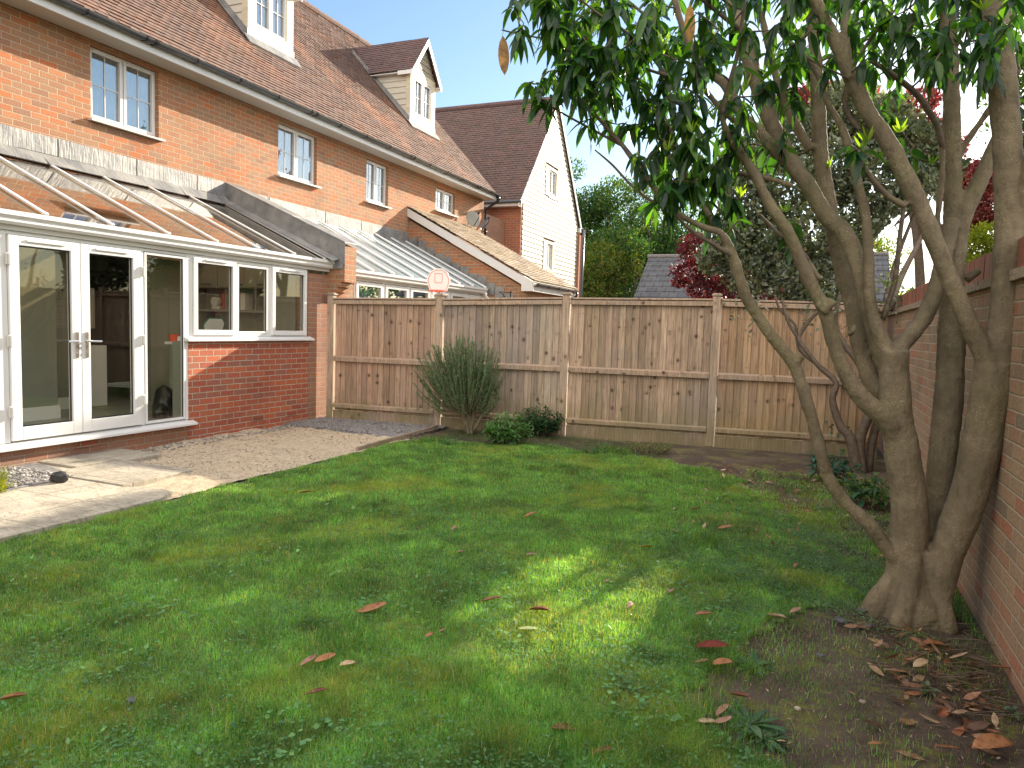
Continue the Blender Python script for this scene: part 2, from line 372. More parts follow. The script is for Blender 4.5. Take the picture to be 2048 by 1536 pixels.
def soil():
    t = NT('garden soil'); P = t.coord(); a = t.noise(P, 2.2, 5, .65); b = t.noise(P, 38, 5, .75); cz = t.noise(P, 140, 3, .6)
    c = t.mix(t.range(b, .3, .7), (.050, .034, .026), (.115, .082, .062))
    c = t.mix(t.range(a, .42, .62, 0, .75), c, (.15, .115, .09))
    mo = t.math('MULTIPLY', t.range(t.noise(P, 3.1, 5, .7), .50, .60), t.range(t.noise(P, 24, 4), .36, .55))
    c = t.mix(t.math('MULTIPLY', mo, .85), c, (.17, .175, .04))
    c = t.mix(t.range(cz, .66, .74, 0, .8), c, (.36, .30, .23))
    return t.pbr(c, .95, t.bump(t.math('ADD', b, cz), .9, .02))
M['soil'] = soil()
def lawn_soil():
    t = NT('lawn base'); P = t.coord(); a = t.noise(P, .9, 4, .6); b = t.noise(P, 50, 4, .7)
    c = t.mix(t.range(b, .3, .7), (.06, .10, .03), (.15, .20, .06)); c = t.mix(t.range(a, .45, .65, 0, .5), c, (.22, .21, .08))
    return t.pbr(c, .95, t.bump(b, .8, .02))
M['lawnbase'] = lawn_soil()
def stone(name, c0, c1, c2, curve=True):
    t = NT(name); P = t.coord(); a = t.noise(P, 3, 5, .65); b = t.noise(P, 26, 5, .7)
    wv = t.noise(t.coord((.9, 3.2, 1)), 2.2, 5, .65)
    c = t.mix(t.range(a, .3, .7), c0, c1); c = t.mix(t.range(b, .45, .7, 0, .85), c, c2); c = t.mix(t.range(t.noise(P, 1.7, 5, .7), .5, .64, 0, .6), c, tuple(x*.62 for x in c0))
    cr = t.math('ABSOLUTE', t.math('SUBTRACT', wv, .5)); line = t.range(cr, .0, .014)
    sp_ = t.n('SeparateXYZ', {0: t.n('VectorMath', {0: P, 1: t.n('VectorMath', {0: t.noise(P, 1.5, 2, out=1), 1: (.10, .10, 0)}, operation='MULTIPLY').outputs[0]}, operation='ADD').outputs[0]})
    jx = t.math('ABSOLUTE', t.math('SUBTRACT', t.math('FRACT', t.math('DIVIDE', sp_.outputs[0], .45)), .5)); jy = t.math('ABSOLUTE', t.math('SUBTRACT', t.math('FRACT', t.math('DIVIDE', sp_.outputs[1], .6)), .5))
    line = t.math('MINIMUM', line, t.math('MINIMUM', t.range(jx, .008, .022), t.range(jy, .006, .018)))
    c = t.mix(t.math('MULTIPLY', t.math('SUBTRACT', 1., line), .42), c, (.14, .12, .09))
    return t.pbr(c, .85, t.bump(t.math('ADD', t.math('ADD', b, line), t.math('MULTIPLY', wv, 1.5)), .6, .012))
M['patio'] = stone('weathered paving', (.40, .36, .285), (.50, .445, .35), (.30, .28, .24))
M['slab'] = stone('pale paving slab', (.36, .32, .25), (.43, .385, .31), (.28, .26, .22))
def sand():
    t = NT('sand and mortar bed'); P = t.coord(); a = t.noise(P, 3, 5, .7); b = t.noise(P, 18, 6, .75); cz = t.noise(P, 90, 3, .6)
    c = t.mix(t.range(b, .3, .7), (.42, .335, .235), (.62, .51, .37)); c = t.mix(t.range(a, .48, .66, 0, .5), c, (.40, .31, .22))
    c = t.mix(t.range(cz, .66, .74, 0, .5), c, (.22, .17, .13))
    return t.pbr(c, .95, t.bump(t.math('ADD', b, cz), .7, .02))
M['sand'] = sand()
M['gravelmat'] = plain('grey membrane and grit', (.19, .18, .18), .9, 30, .45, .8)
xs = np.concatenate([[-600, -120, -40, -20, -12, -9], np.linspace(-8, 1.4, 150), [3, 8, 20, 60, 200, 600]])
ys = np.concatenate([[-300, -60, -12], np.linspace(-4, 10.6, 170), [13, 18, 30, 60, 150, 700]])
V, F = grid(xs, ys, lambda x, y: hgt(x, y)-.012)
o = mesh_np('ground', V, F, M['soil'], smooth=True); tag(o, kind='structure')
# lawn
LAWN = np.array([(-4.8, -3), (-4.8, 7.2), (-4.83, 8.1), (-4.5, 8.35), (-3.69, 8.5), (-2.97, 8.6), (-2.34, 8.5), (-1.5, 8.45), (-1.0, 8.15), (-.62, 7.68), (-.2, 6.73), (.1, 5.86), (.3, 5.42), (.33, 4.6), (.0, 4.05), (-.28, 3.5), (-.36, 3.1), (-.3, 2.8), (-.1, 2.55), (.1, 2.2), (.25, 1.5), (.5, 0), (.6, -3)])
def in_poly(x, y, poly):
    x = np.asarray(x); y = np.asarray(y); r = np.zeros(x.shape, bool); n = len(poly)
    for i in range(n):
        x0, y0 = poly[i]; x1, y1 = poly[(i+1) % n]
        cnd = ((y0 > y) != (y1 > y)) & (x < (x1-x0)*(y-y0)/(y1-y0+1e-12)+x0); r ^= cnd
    return r
V, F = grid(np.linspace(-4.8, .7, 110), np.linspace(-3, 8.7, 200), lambda x, y: hgt(x, y)-.004)
cen = V[F].mean(1); F = F[in_poly(cen[:, 0], cen[:, 1], LAWN)]
us, inv = np.unique(F, return_inverse=True); V = V[us]; F = inv.reshape(-1, 4)
o = mesh_np('lawn', V, F, M['lawnbase'], smooth=True); tag(o, kind='structure')
# patio, sand, gravel strip
pat = [(-6.95, -3), (-4.8, -3), (-4.8, 4.2), (-4.9, 4.42), (-5.15, 4.46), (-5.38, 4.34), (-6.40, 4.36), (-6.42, 4.62), (-6.94, 4.64)]
mb = MB(); mb.prism([(x, y, -.03) for x, y in pat], (0, 0, .062)); o = mb.build('patio', M['patio'], bevel=.006); tag(o, kind='structure')
sandz = lambda x, y: .004+.030*fbm(x, y, 1.6, 1, 3)+.022*fbm(x, y, 7, 2, 4)
V, F = grid(np.linspace(-6.95, -4.8, 150), np.linspace(4.2, 8.15, 260), lambda x, y: np.maximum(sandz(x, y), -.009))
o = mesh_np('sand_bed', V, F, M['sand'], smooth=True); tag(o, kind='structure')
V, F = grid(np.linspace(-6.95, -4.86, 80), np.linspace(7.75, 9.3, 70), lambda x, y: .022+.02*fbm(x, y, 9, 5, 3)-.08*np.clip((8.12+.25*fbm(x, x*0, 1.3, 8, 3)-.10*(x+5.8)-y)/.22, 0, 1))
o = mesh_np('gravel_strip', V, F, M['gravelmat'], smooth=True); tag(o, kind='structure')
mb = MB(); mb.prism([(-6.94, 3.2, .030), (-6.25, 3.2, .030), (-6.02, 3.7, .030), (-6.05, 4.2, .030), (-6.3, 4.5, .030), (-6.94, 4.62, .030)], (0, 0, .008)); o = mb.build('gravel_bed', M['gravelmat']); tag(o, kind='structure')
for (x0, y0, x1, y1), lab in (((-6.385, 4.365, -5.42, 5.12), 'largest raised paving slab jutting over the sand towards the lawn'), ((-6.93, 4.65, -6.40, 5.115), 'square paving slab against the wall beside the largest raised one'), ((-6.93, 5.13, -6.33, 5.56), 'paving slab furthest along the wall below the narrow side window')):
    m_ = MB(); j = lambda: random.uniform(-.008, .008); m_.prism([(x0+j(), y0+j(), -.02), (x1+j(), y0+j(), -.02), (x1+j(), y1+j(), -.02), (x0+j(), y1+j(), -.02)], (0, 0, .062+random.uniform(0, .008)))
    o_ = m_.build('paving_slab', M['slab'], bevel=.006); tag(o_, lab, 'paving slab', 'loose slabs below the doors')
def pebbles(name, n, xr, yr, z, s0, s1, cols, label):
    base = np.array([(1, 0, 0), (-1, 0, 0), (0, 1, 0), (0, -1, 0), (0, 0, 1), (0, 0, -1)], float)
    fc = np.array([(0, 2, 4), (2, 1, 4), (1, 3, 4), (3, 0, 4), (2, 0, 5), (1, 2, 5), (3, 1, 5), (0, 3, 5)])
    c = np.stack([RNG.uniform(*xr, n), RNG.uniform(*yr, n), np.full(n, z if z is not None else 0.)], 1)
    if z is None: c[:, 2] = sandz(c[:, 0], c[:, 1])+.002
    s = RNG.uniform(s0, s1, (n, 1, 1))*RNG.uniform(.6, 1.3, (n, 6, 1)); a = RNG.uniform(0, 6.28, n)
    b = base[None]*s*np.array([1, 1, .55]); ca, sa = np.cos(a)[:, None], np.sin(a)[:, None]
    V = np.stack([b[..., 0]*ca-b[..., 1]*sa, b[..., 0]*sa+b[..., 1]*ca, b[..., 2]], -1)+c[:, None]
    F = (fc[None]+np.arange(n)[:, None, None]*6).reshape(-1, 3)
    cc = np.repeat(np.array(cols)[RNG.integers(0, len(cols), n)]*RNG.uniform(.7, 1.2, (n, 1)), 6, 0)
    o = mesh_np(name, V.reshape(-1, 3), F, M['pebble'], col=cc, smooth=True); tag(o, label, name.replace('_', ' '), kind='stuff'); return o
def vcol(name, rough=.7, bump=0):
    t = NT(name); a = t.n('VertexColor', layer_name='Col').outputs[0]; P = t.coord(); nz = t.noise(P, 60, 4)
    return t.pbr(t.mix(t.range(nz, .3, .7, 0, .4), a, t.mix(1., a, (.6, .58, .55), 'MULTIPLY')), rough)
M['pebble'] = vcol('pebble'); M['vcol'] = vcol('coloured', .5)
pebbles('pebbles', 1500, (-6.93, -6.08), (3.3, 4.4), .042, .008, .024, [(.30, .29, .28), (.22, .21, .21), (.42, .40, .36), (.16, .15, .15)], 'grey and white pebbles in the bed by the white doors')
pebbles('grit', 2600, (-6.93, -4.9), (8.1, 9.15), .022, .006, .018, [(.24, .23, .24), (.18, .17, .18), (.34, .32, .31)], 'grey stone grit along the foot of the first fence panel')
pebbles('sand_crumbs', 2600, (-6.9, -4.85), (5.0, 8.1), None, .003, .013, [(.42, .33, .23), (.30, .23, .17), (.2, .16, .12), (.48, .40, .31)], 'loose sand lumps in the dug strip beside the lawn')
# wall edge rubble
pebbles('rubble', 500, (-6.9, -6.6), (5.6, 8.9), .01, .008, .026, [(.34, .31, .28), (.25, .23, .21), (.45, .42, .37)], 'small grey rubble along the foot of the brick wall')
# ------------------------------------------------------------------ windows facing +x
def casement(par, X, y0, y1, z0, z1, n=2, bars=True, sill=True, name='window', fw=.045, sw=.045, curtain=True, paneM='pane_up', lab=None, silldepth=.11, mat='upvc'):
    f = MB(); f.box(X-.05, y0, z0, X, y0+fw, z1).box(X-.05, y1-fw, z0, X, y1, z1)
    f.box(X-.05, y0+fw, z0, X, y1-fw, z0+fw).box(X-.05, y0+fw, z1-fw, X, y1-fw, z1)
    w = (y1-y0)/n; panes = []
    for i in range(n):
        a, b = y0+i*w+(.008 if i else .02), y0+(i+1)*w-(.008 if i < n-1 else .02); c, d = z0+.02, z1-.02
        f.box(X-.03, a, c, X+.014, a+sw, d).box(X-.03, b-sw, c, X+.014, b, d)
        f.box(X-.03, a+sw, c, X+.014, b-sw, c+sw).box(X-.03, a+sw, d-sw, X+.014, b-sw, d)
        f.box(X+.0145, a+.05, d-.022, X+.03, b-.05, d-.006)
        if bars:
            ym = (a+b)/2; zm = (c+d)/2
            f.box(X-.022, ym-.007, c+sw, X-.016, ym+.007, d-sw); f.box(X-.0215, a+sw, zm-.007, X-.0165, b-sw, zm+.007)
        panes.append((a+sw, b-sw, c+sw, d-sw))
    o = f.build(name, M[mat], par, bevel=.004)
    if lab: o['label'] = lab
    for a, b, c, d in panes: MB().box(X-.030, a, c, X-.024, b, d).build('pane', M[paneM], o)
    if curtain:
        cu = MB(); k = 60; P = []
        for i in range(k+1):
            yy = y0+.03+(y1-y0-.06)*i/k; P.append((X-.11+.012*math.sin(i*1.9)+.006*math.sin(i*.7), yy))
        vs = [(p[0], p[1], z) for p in P for z in (z0+.02, z1-.02)]
        cu.add(vs, [(2*i, 2*i+2, 2*i+3, 2*i+1) for i in range(k)]); cu.build('curtain', M['curtain'], o)
    if sill: MB().prism([(X-.04, y0-.05, z0-.035), (X+silldepth, y0-.05, z0-.05), (X+silldepth, y0-.05, z0-.022), (X-.04, y0-.05, z0-.001)], (0, y1-y0+.1, 0)).build('sill', M['trim'] if mat != 'upvc' else M['upvc_soft'], o, bevel=.003)
    return o
def wall_x(mb, X, y0, y1, z0, z1, holes, rev=.12):
    """wall face looking +x with openings and their reveals"""
    ysn = sorted({y0, y1, *[h[0] for h in holes], *[h[1] for h in holes]}); zsn = sorted({z0, z1, *[h[2] for h in holes], *[h[3] for h in holes]})
    for a, b in zip(ysn, ysn[1:]):
        for c, d in zip(zsn, zsn[1:]):
            ym, zm = (a+b)/2, (c+d)/2
            if any(h[0] < ym < h[1] and h[2] < zm < h[3] for h in holes): continue
            mb.add([(X, a, c), (X, b, c), (X, b, d), (X, a, d)], [(0, 1, 2, 3)])
    for a, b, c, d in holes:
        for q in (((X, a, c), (X, a, d), (X-rev, a, d), (X-rev, a, c)), ((X, b, c), (X-rev, b, c), (X-rev, b, d), (X, b, d)), ((X, a, d), (X, b, d), (X-rev, b, d), (X-rev, a, d)), ((X, a, c), (X-rev, a, c), (X-rev, b, c), (X, b, c))):
            mb.add(q, [(0, 1, 2, 3)])
def tile_rows(mb, O, A, U, length, n, gauge, width, lift, jit=.35):
    O, A, U = (np.array(k, float) for k in (O, A, U)); N = np.cross(A, U); N /= np.linalg.norm(N)
    if N[2] < 0: N = -N
    k = max(1, round(length/width)); w = length/k
    for i in range(n):
        off = .5 if i % 2 else 0; edges = [0]+[w*(j+off) for j in range(0 if off else 1, k)]+[length]
        for a, b in zip(edges, edges[1:]):
            l = lift*(1+random.uniform(-jit, jit)); e = random.uniform(-.004, .004)
            p0 = O+A*a+U*(gauge*i+e); p1 = O+A*b+U*(gauge*i+e); q = U*(gauge+.012)
            mb.add([p0+N*l, p1+N*(l+random.uniform(-.002, .002)), p1+q, p0+q, p0-N*.004, p1-N*.004], [(0, 1, 2, 3), (4, 5, 1, 0)])
# ------------------------------------------------------------------ terraced house
HX = -9.0
house = thing('terraced_house', 'long orange brick terrace with brown tiled roof and two dormers on the left', 'house', (-9, 8, 0))
wins = [(6.83, 7.90, 4.09, 5.03), (10.44, 11.52, 4.09, 5.0), (13.18, 14.03, 4.10, 4.98), (16.22, 17.27, 4.40, 4.96), (3.2, 4.27, 4.09, 5.03)]
labs = ['largest upstairs window nearest the viewer', 'upstairs window above the lead covered parapet', 'narrow upstairs window third along the wall', 'short wide window above the pale lean-to roof', None]
mb = MB(); wall_x(mb, HX, -4, 19.07, 0, 5.14, wins+[(4.3, 9.1, 0, 2.35), (10, 14.7, 0, 2.3)], .13)
mb.add([(HX, 19.07, 0), (-16, 19.07, 0), (-16, 19.07, 5.2), (-12.6, 19.07, 9.5), (HX, 19.07, 5.14)], [(0, 1, 2, 3, 4)])
mb.add([(HX, -4, 0), (-16, -4, 0), (-16, -4, 5.2), (-12.6, -4, 9.5), (HX, -4, 5.14)], [(0, 1, 2, 3, 4)])
mb.build('wall', M['brick'], house, recalc=False)
for (a, b, c, d), l in zip(wins, labs): casement(house, HX-.07, a, b, c, d, 2, lab=l, silldepth=.15)
rf = MB(); SL = 1.479
tile_rows(rf, (-8.60, -4, 5.24), (0, 1, 0), (-1/SL, 0, 1.09/SL), 23.15, 59, .1, .165, .016)
rf.add([(-12.6, -4, 9.57), (-12.6, 19.12, 9.57), (-16.6, 19.12, 5.2), (-16.6, -4, 5.2)], [(0, 1, 2, 3)])
rf.add([(-8.62, -4, 5.215), (-8.62, 19.12, 5.215), (-12.58, 19.12, 9.54), (-12.58, -4, 9.54)], [(0, 1, 2, 3)])
roof = rf.build('roof', M['tile'], house, recalc=False)
rd = MB(); y = -4
while y < 19.1:
    l = .44; h = 9.585+random.uniform(-.008, .008)
    rd.tube([(-12.6, y, h), (-12.6, min(y+l, 19.15), h+.006)], [.105, .115], 10); y += l+.006
rd.build('ridge', M['tile'], roof, smooth=False)
MB().box(-9.0, -4, 5.105, -8.62, 19.1, 5.125).build('soffit', M['upvc_soft'], house)
MB().box(-8.62, -4, 5.085, -8.595, 19.13, 5.235).build('fascia', M['fascia'], house, bevel=.003)
def gutter(par, x, y0, y1, z, r=.058, name='gutter', mat='gutter'):
    g = MB(); n = 8; pr = [(x+r*math.cos(math.pi+math.pi*i/n), z+r*math.sin(math.pi+math.pi*i/n)) for i in range(n+1)]
    pr += [(x+(r-.006)*math.cos(-math.pi*i/n), z+(r-.006)*math.sin(-math.pi*i/n)+.0005) for i in range(n+1)]
    m_ = len(pr); g.add([(a, y0, b) for a, b in pr]+[(a, y1, b) for a, b in pr], [(i, (i+1) % m_, (i+1) % m_+m_, i+m_) for i in range(m_)]+[tuple(range(m_)), tuple(range(m_, 2*m_))])
    return g.build(name, M[mat], par, smooth=False)
gt = gutter(house, -8.530, -4, 19.22, 5.235)
def clip_ring(x, y, z, r, w=.02, grow=.009):
    g = MB(); n = 8; R = r+grow
    a = [(x+R*math.cos(math.pi+math.pi*i/n), z+R*math.sin(math.pi+math.pi*i/n)) for i in range(n+1)]+[(x+r*math.cos(-math.pi*i/n), z+r*math.sin(-math.pi*i/n)) for i in range(n+1)]
    m_ = len(a); g.add([(p, y, q) for p, q in a]+[(p, y+w, q) for p, q in a], [(i, (i+1) % m_, (i+1) % m_+m_, i+m_) for i in range(m_)]+[tuple(range(m_)), tuple(range(m_, 2*m_))])
    g.box(x-R-.012, y, z-R*.75, x-r*.7, y+w, z-R*.2); return g
yy = 5.55
for k in range(17):
    clip_ring(-8.530, yy, 5.237, .0585).build('bracket', M['black'], gt)
    if k % 4 == 2:
        clip_ring(-8.530, yy+.14, 5.237, .0586, .05, .012).build('union', M['black'], gt)
    yy += .86
dp = MB(); dp.tube([(-8.53, 19.02, 5.19), (-8.53, 19.02, 5.06), (-8.95, 19.12, 4.86), (-8.97, 19.14, 4.7), (-8.97, 19.14, 2.6)], .038, 10)
dp.cyl(-8.53, 19.02, 5.08, 5.18, .055); dp.box(-9.0, 19.08, 4.2, -8.92, 19.19, 4.24)
dp.build('downpipe', M['black'], house, smooth=True)
# dormers
def dormer(y0, y1, lab):
    X = -9.85; yc = (y0+y1)/2; zt, zb, za = 8.0, 6.78, 8.86
    d = MB(); zr = lambda x: 5.33+1.09*(-8.69-x)
    for yw, s in ((y0, 1), (y1, -1)):
        for i in range(9):                       # boarded cheeks, each board lapped over the one below
            za_, zb_ = zb+i*.15, min(zb+(i+1)*.15, zt+.0)
            if za_ >= zt: break
            xb = -8.69-(za_-5.33)/1.09-.05
            if xb > X-.02: xb = X-.02
            d.add([(X-.012, yw-s*.018, za_), (xb-.2, yw-s*.018, za_), (xb-.2, yw-s*.002, zb_+.01), (X-.012, yw-s*.002, zb_+.01), (X-.012, yw+s*.02, za_), (xb-.2, yw+s*.02, za_)], [(0, 1, 2, 3), (0, 4, 5, 1)])
    w0, w1 = yc-.43, yc+.43
    d.box(X-.3, y0+.021, 6.9, X-.16, y1-.021, zt)       # inside back panel
    o = d.build('dormer', M['clad_dormer'], house, recalc=False); o['label'] = lab
    fr = MB(); fr.box(X-.12, y0-.02, zb, X+.02, w0, zt).box(X-.12, w1, zb, X+.02, y1+.02, zt).box(X-.12, w0, zb, X+.018, w1, 6.90).box(X-.12, w0, 7.79, X+.018, w1, zt)
    fr.build('surround', M['trim'], o, bevel=.004)
    gb = MB()                                           # boarded gable
    for i in range(6):
        z0_ = zt-.02+i*.14; z1_ = min(z0_+.145, za-.02); hw = lambda z: max(.01, (y1-y0)/2*(za-.02-z)/(za-zt))
        if z0_ > za-.1: break
        gb.add([(X+.016, yc-hw(z0_), z0_), (X+.016, yc+hw(z0_), z0_), (X+.001, yc+hw(z1_), z1_), (X+.001, yc-hw(z1_), z1_), (X-.0, yc-hw(z0_), z0_), (X-.0, yc+hw(z0_), z0_)], [(0, 1, 2, 3), (0, 4, 5, 1)])
    gb.build('gable_boards', M['clad'], o, recalc=False)
    casement_sub(o, X-.02, w0, w1, 6.90, 7.79)
    rfm = MB(); hw = (y1-y0)/2+.13; rz = zt-.1
    for s in (-1, 1):
        L = math.hypot(hw, za+.06-rz); U = (0, -s*hw/L, (za+.06-rz)/L)
        n = int(L/.09); O = (X+.14, yc+s*hw, rz) 
        tile_rows(rfm, (X+.14-3.0, yc+s*hw, rz) , (1, 0, 0), U, 3.0, n+1, L/(n+1), .165, .012)
    rfo = rfm.build('roof', M['tile_dormer'], o, recalc=False)
    bb = MB()
    for s in (-1, 1):
        a = np.array((X+.125, yc+s*(hw+.0), rz-.07)); b = np.array((X+.125, yc, za-.03)); bb.prism([a+(0, 0, -.07), b+(0, 0, -.09), b+(0, 0, .055), a+(0, 0, .07)], (.028, 0, 0))
        bb.box(X-.3, yc+s*(hw-.01)-.012, rz-.11, X+.124, yc+s*(hw-.01)+.012, rz-.012)
        bb.box(X-1.5, min(yc+s*(hw-.0), yc+s*(y1-y0)/2), rz-.06, X+.12, max(yc+s*(hw-.0), yc+s*(y1-y0)/2), rz-.045)
    bb.build('bargeboard', M['fascia'], o, recalc=True)
    ld = MB(); ld.box(X-.05, y0-.04, 6.60, X+.028, y1+.04, zb); ld.prism([(X+.028, y0-.12, 6.63), (X+.15, y0-.12, 6.47), (X+.16, y0-.12, 6.49), (X+.03, y0-.12, 6.66)], (0, y1-y0+.24, 0))
    for s, yw in ((-1, y0), (1, y1)):
        ld.prism([(X, yw+s*.02, 6.65), (-11.6, yw+s*.02, 8.52), (-11.6, yw+s*.02, 8.62), (X, yw+s*.02, 6.78)], (0, s*.012, 0))
        ld.prism([(X+.02, yw+s*.03, 6.62), (-11.2, yw+s*.03, 8.105), (-11.2, yw+s*.11, 8.105), (X+.02, yw+s*.11, 6.62)], (.004, 0, .016))
    ld.build('lead_apron', M['lead'], o)
    return o
def casement_sub(par, X, y0, y1, z0, z1):
    """dormer window: its frame, and its panes beside it"""
    f = MB(); fw = .045
    f.box(X-.05, y0, z0, X+.025, y0+fw, z1).box(X-.05, y1-fw, z0, X+.025, y1, z1).box(X-.05, y0+fw, z0, X+.025, y1-fw, z0+fw).box(X-.05, y0+fw, z1-fw, X+.025, y1-fw, z1)
    ym = (y0+y1)/2; f.box(X-.05, ym-.05, z0+fw, X+.03, ym+.05, z1-fw)
    g = MB(); cu = MB()
    for a, b in ((y0+fw, ym-.05), (ym+.05, y1-fw)):
        c_, d_ = z0+fw, z1-fw; f.box(X-.02, (a+b)/2-.009, c_, X-.004, (a+b)/2+.009, d_); f.box(X-.0195, a, (c_+d_)/2-.009, X-.0045, b, (c_+d_)/2+.009)
        MB().box(X-.03, a, c_, X-.025, b, d_).build('pane', M['pane_up'], par)
    f.build('window_frame', M['upvc'], par, bevel=.003)
    MB().box(X-.1, y0+.02, z0+.01, X-.09, y1-.02, z1-.01).build('curtain', M['curtain'], par)
dormer(16.3, 17.55, 'dormer at the far end of the terrace roof')
dormer(10.6, 11.8, 'dormer cut by the top of the picture')
dormer(4.6, 5.8, None)
# ------------------------------------------------------------------ lead covered parapet between the two conservatories
par_ = thing('parapet_wall', 'brick parapet with sloping grey lead cover between the two glass roofs', 'parapet', (-7, 9.35, 0))
b = MB(); b.prism([(-9, 9.2, 0), (-6.95, 9.2, 0), (-6.95, 9.2, 1.88), (-6.86, 9.2, 1.88), (-6.86, 9.2, 1.955), (-6.79, 9.2, 1.955), (-6.79, 9.2, 2.03), (-6.72, 9.2, 2.03), (-6.72, 9.2, 2.105), (-6.65, 9.2, 2.105), (-6.65, 9.2, 2.64), (-9, 9.2, 3.62)], (0, .3, 0))
b.build('brickwork', M['brick'], par_)
l = MB()
cuts = [-9.0, -8.35, -7.65, -7.1, -6.66]; zt = lambda x: 3.69-(x+9)*(3.69-2.69)/2.35; zr_ = lambda x: 2.44-(x+6.85)*.437
for i, (a, b2) in enumerate(zip(cuts, cuts[1:])):
    e = .004*(i % 2); b3 = b2+.03
    l.prism([(a, 9.185-e, zr_(a)+.02), (b3, 9.185-e, zr_(b3)+.02), (b3, 9.185-e, zt(b3)), (a, 9.185-e, zt(a))], (0, -.012, 0))
    l.prism([(a, 9.17-e, zt(a)), (b3, 9.17-e, zt(b3)), (b3, 9.17-e, zt(b3)+.02+e), (a, 9.17-e, zt(a)+.02+e)], (0, .36, 0))
l.prism([(-6.85, 9.183, 2.3), (-6.66, 9.183, 2.3), (-6.66, 9.183, zt(-6.66)), (-6.85, 9.183, zt(-6.85))], (0, -.01, 0))
for x0 in (-8.9,): l.prism([(-9, 9.16, zr_(-9)+.06), (-6.72, 9.16, zr_(-6.72)+.06), (-6.72, 9.0, zr_(-6.72)+.015), (-9, 9.0, zr_(-9)+.015)], (0, 0, .012))
l.build('lead_cover', M['lead'], par_, bevel=.006)
# ------------------------------------------------------------------ conservatory
CX = -6.95
cons = thing('conservatory', 'white framed lean-to conservatory with double doors and clear sloping roof', 'conservatory', (-7, 6.6, 0))
MB().box(CX-.2, 3.0, -.05, CX, 6.49, .195).build('plinth', M['brick_dull'], cons); MB().box(CX-.2, 8.722, -.05, CX-.002, 9.198, 2.2).build('side_pier', M['brick_dull'], cons)
b = MB(); b.box(CX-.2, 6.492, -.05, CX+.012, 8.72, 1.205); b.build('dwarf_wall', M['brick_red'], cons)
for y0, z0 in ((5.05, .115), (7.55, .12), (8.25, .12)):
    a = MB(); a.box(CX+.001, y0, z0, CX+.02, y0+.215, z0+.065); 
    for k in range(5): a.box(CX+.0205, y0+.01, z0+.008+k*.011, CX+.024, y0+.205, z0+.013+k*.011)
    a.build('airbrick', M['brick_red'], cons)
MB().prism([(CX-.1, 3.0, .197), (CX+.09, 3.0, .197), (CX+.09, 3.0, .225), (CX-.02, 3.0, .258), (CX-.1, 3.0, .258)], (0, 3.56, 0)).build('sill', M['upvc'], cons, bevel=.004)
MB().prism([(CX-.1, 6.43, 1.208), (CX+.085, 6.43, 1.208), (CX+.085, 6.43, 1.232), (CX-.0, 6.43, 1.265), (CX-.1, 6.43, 1.265)], (0, 2.35, 0)).build('sill', M['upvc'], cons, bevel=.004)
f = MB(); f.box(CX-.07, 4.30, .26, CX, 4.40, 2.25).box(CX-.07, 6.46, .26, CX+.004, 6.565, 2.25).box(CX-.07, 5.835, .26, CX, 5.885, 2.25).box(CX-.07, 4.40, 2.215, CX-.002, 6.46, 2.25).box(CX-.07, 3.0, .26, CX, 3.06, 2.25)
f.box(CX-.07, 3.06, .26, CX, 4.30, .34).box(CX-.07, 3.06, 2.17, CX, 4.30, 2.25)
f.box(CX-.07, 6.565, 1.267, CX, 8.70, 1.30).box(CX-.07, 6.565, 2.205, CX, 8.70, 2.25).box(CX-.07, 8.655, 1.30, CX, 8.70, 2.205).box(CX-.07, 7.25, 1.30, CX, 7.295, 2.205).box(CX-.07, 7.87, 1.30, CX, 7.945, 2.205)
f.build('frame', M['upvc'], cons, bevel=.005)
f = MB(); f.box(CX-.1, 3.0, 2.252, CX+.03, 9.19, 2.30); f.build('head_beam', M['upvc_soft'], cons, bevel=.003)
MB().box(CX-.05, 3.06, .34, CX-.04, 4.30, 2.17).build('pane', M['pane'], cons)
def leafdoor(y0, y1, hand):
    z0, z1 = .275, 2.21; s = .098; d = MB(); x0, x1 = CX-.045, CX+.022
    d.box(x0, y0, z0, x1, y0+s, z1).box(x0, y1-s, z0, x1, y1, z1).box(x0, y0+s, z0, x1, y1-s, z0+.125).box(x0, y0+s, z1-s+.01, x1, y1-s, z1)
    d.box(x1+.0005, y0+.16, z1-.05, x1+.018, y1-.16, z1-.028)
    o = d.build('door', M['upvc'], cons, bevel=.006)
    MB().box(CX-.02, y0+s, z0+.125, CX-.012, y1-s, z1-s+.01).build('pane', M['pane'], o)
    bd = MB(); g = .012
    a, b_, c_, e_ = y0+s, y1-s, z0+.125, z1-s+.01
    bd.box(CX-.011, a, c_, CX-.002, a+g, e_).box(CX-.011, b_-g, c_, CX-.002, b_, e_).box(CX-.011, a+g, c_, CX-.002, b_-g, c_+g).box(CX-.011, a+g, e_-g, CX-.002, b_-g, e_); bd.build('glazing_bead', M['black'], o)
    yh = y1-.05 if hand > 0 else y0+.05; h = MB(); h.box(x1+.0005, yh-.017, 1.05, x1+.012, yh+.017, 1.31)
    h.tube([(x1+.01, yh, 1.22), (x1+.055, yh, 1.22), (x1+.06, yh-hand*.02, 1.22), (x1+.058, yh-hand*.13, 1.217)], .011, 8); h.cyl(x1+.012, yh, 1.09, 1.11, .012)
    h.build('handle', M['chrome'], o, smooth=False)
    yg = y0-.012 if hand > 0 else y1+.012
    for zz in (.5, 1.17, 1.93):
        g_ = MB(); g_.box(CX+.0225, yg-.022, zz, CX+.042, yg+.022, zz+.11); g_.cyl(CX+.05, yg, zz+.005, zz+.105, .013, 10); g_.build('hinge', M['upvc_soft'], o, bevel=.003)
    return o
leafdoor(4.405, 5.112, 1); leafdoor(5.118, 5.83, -1)
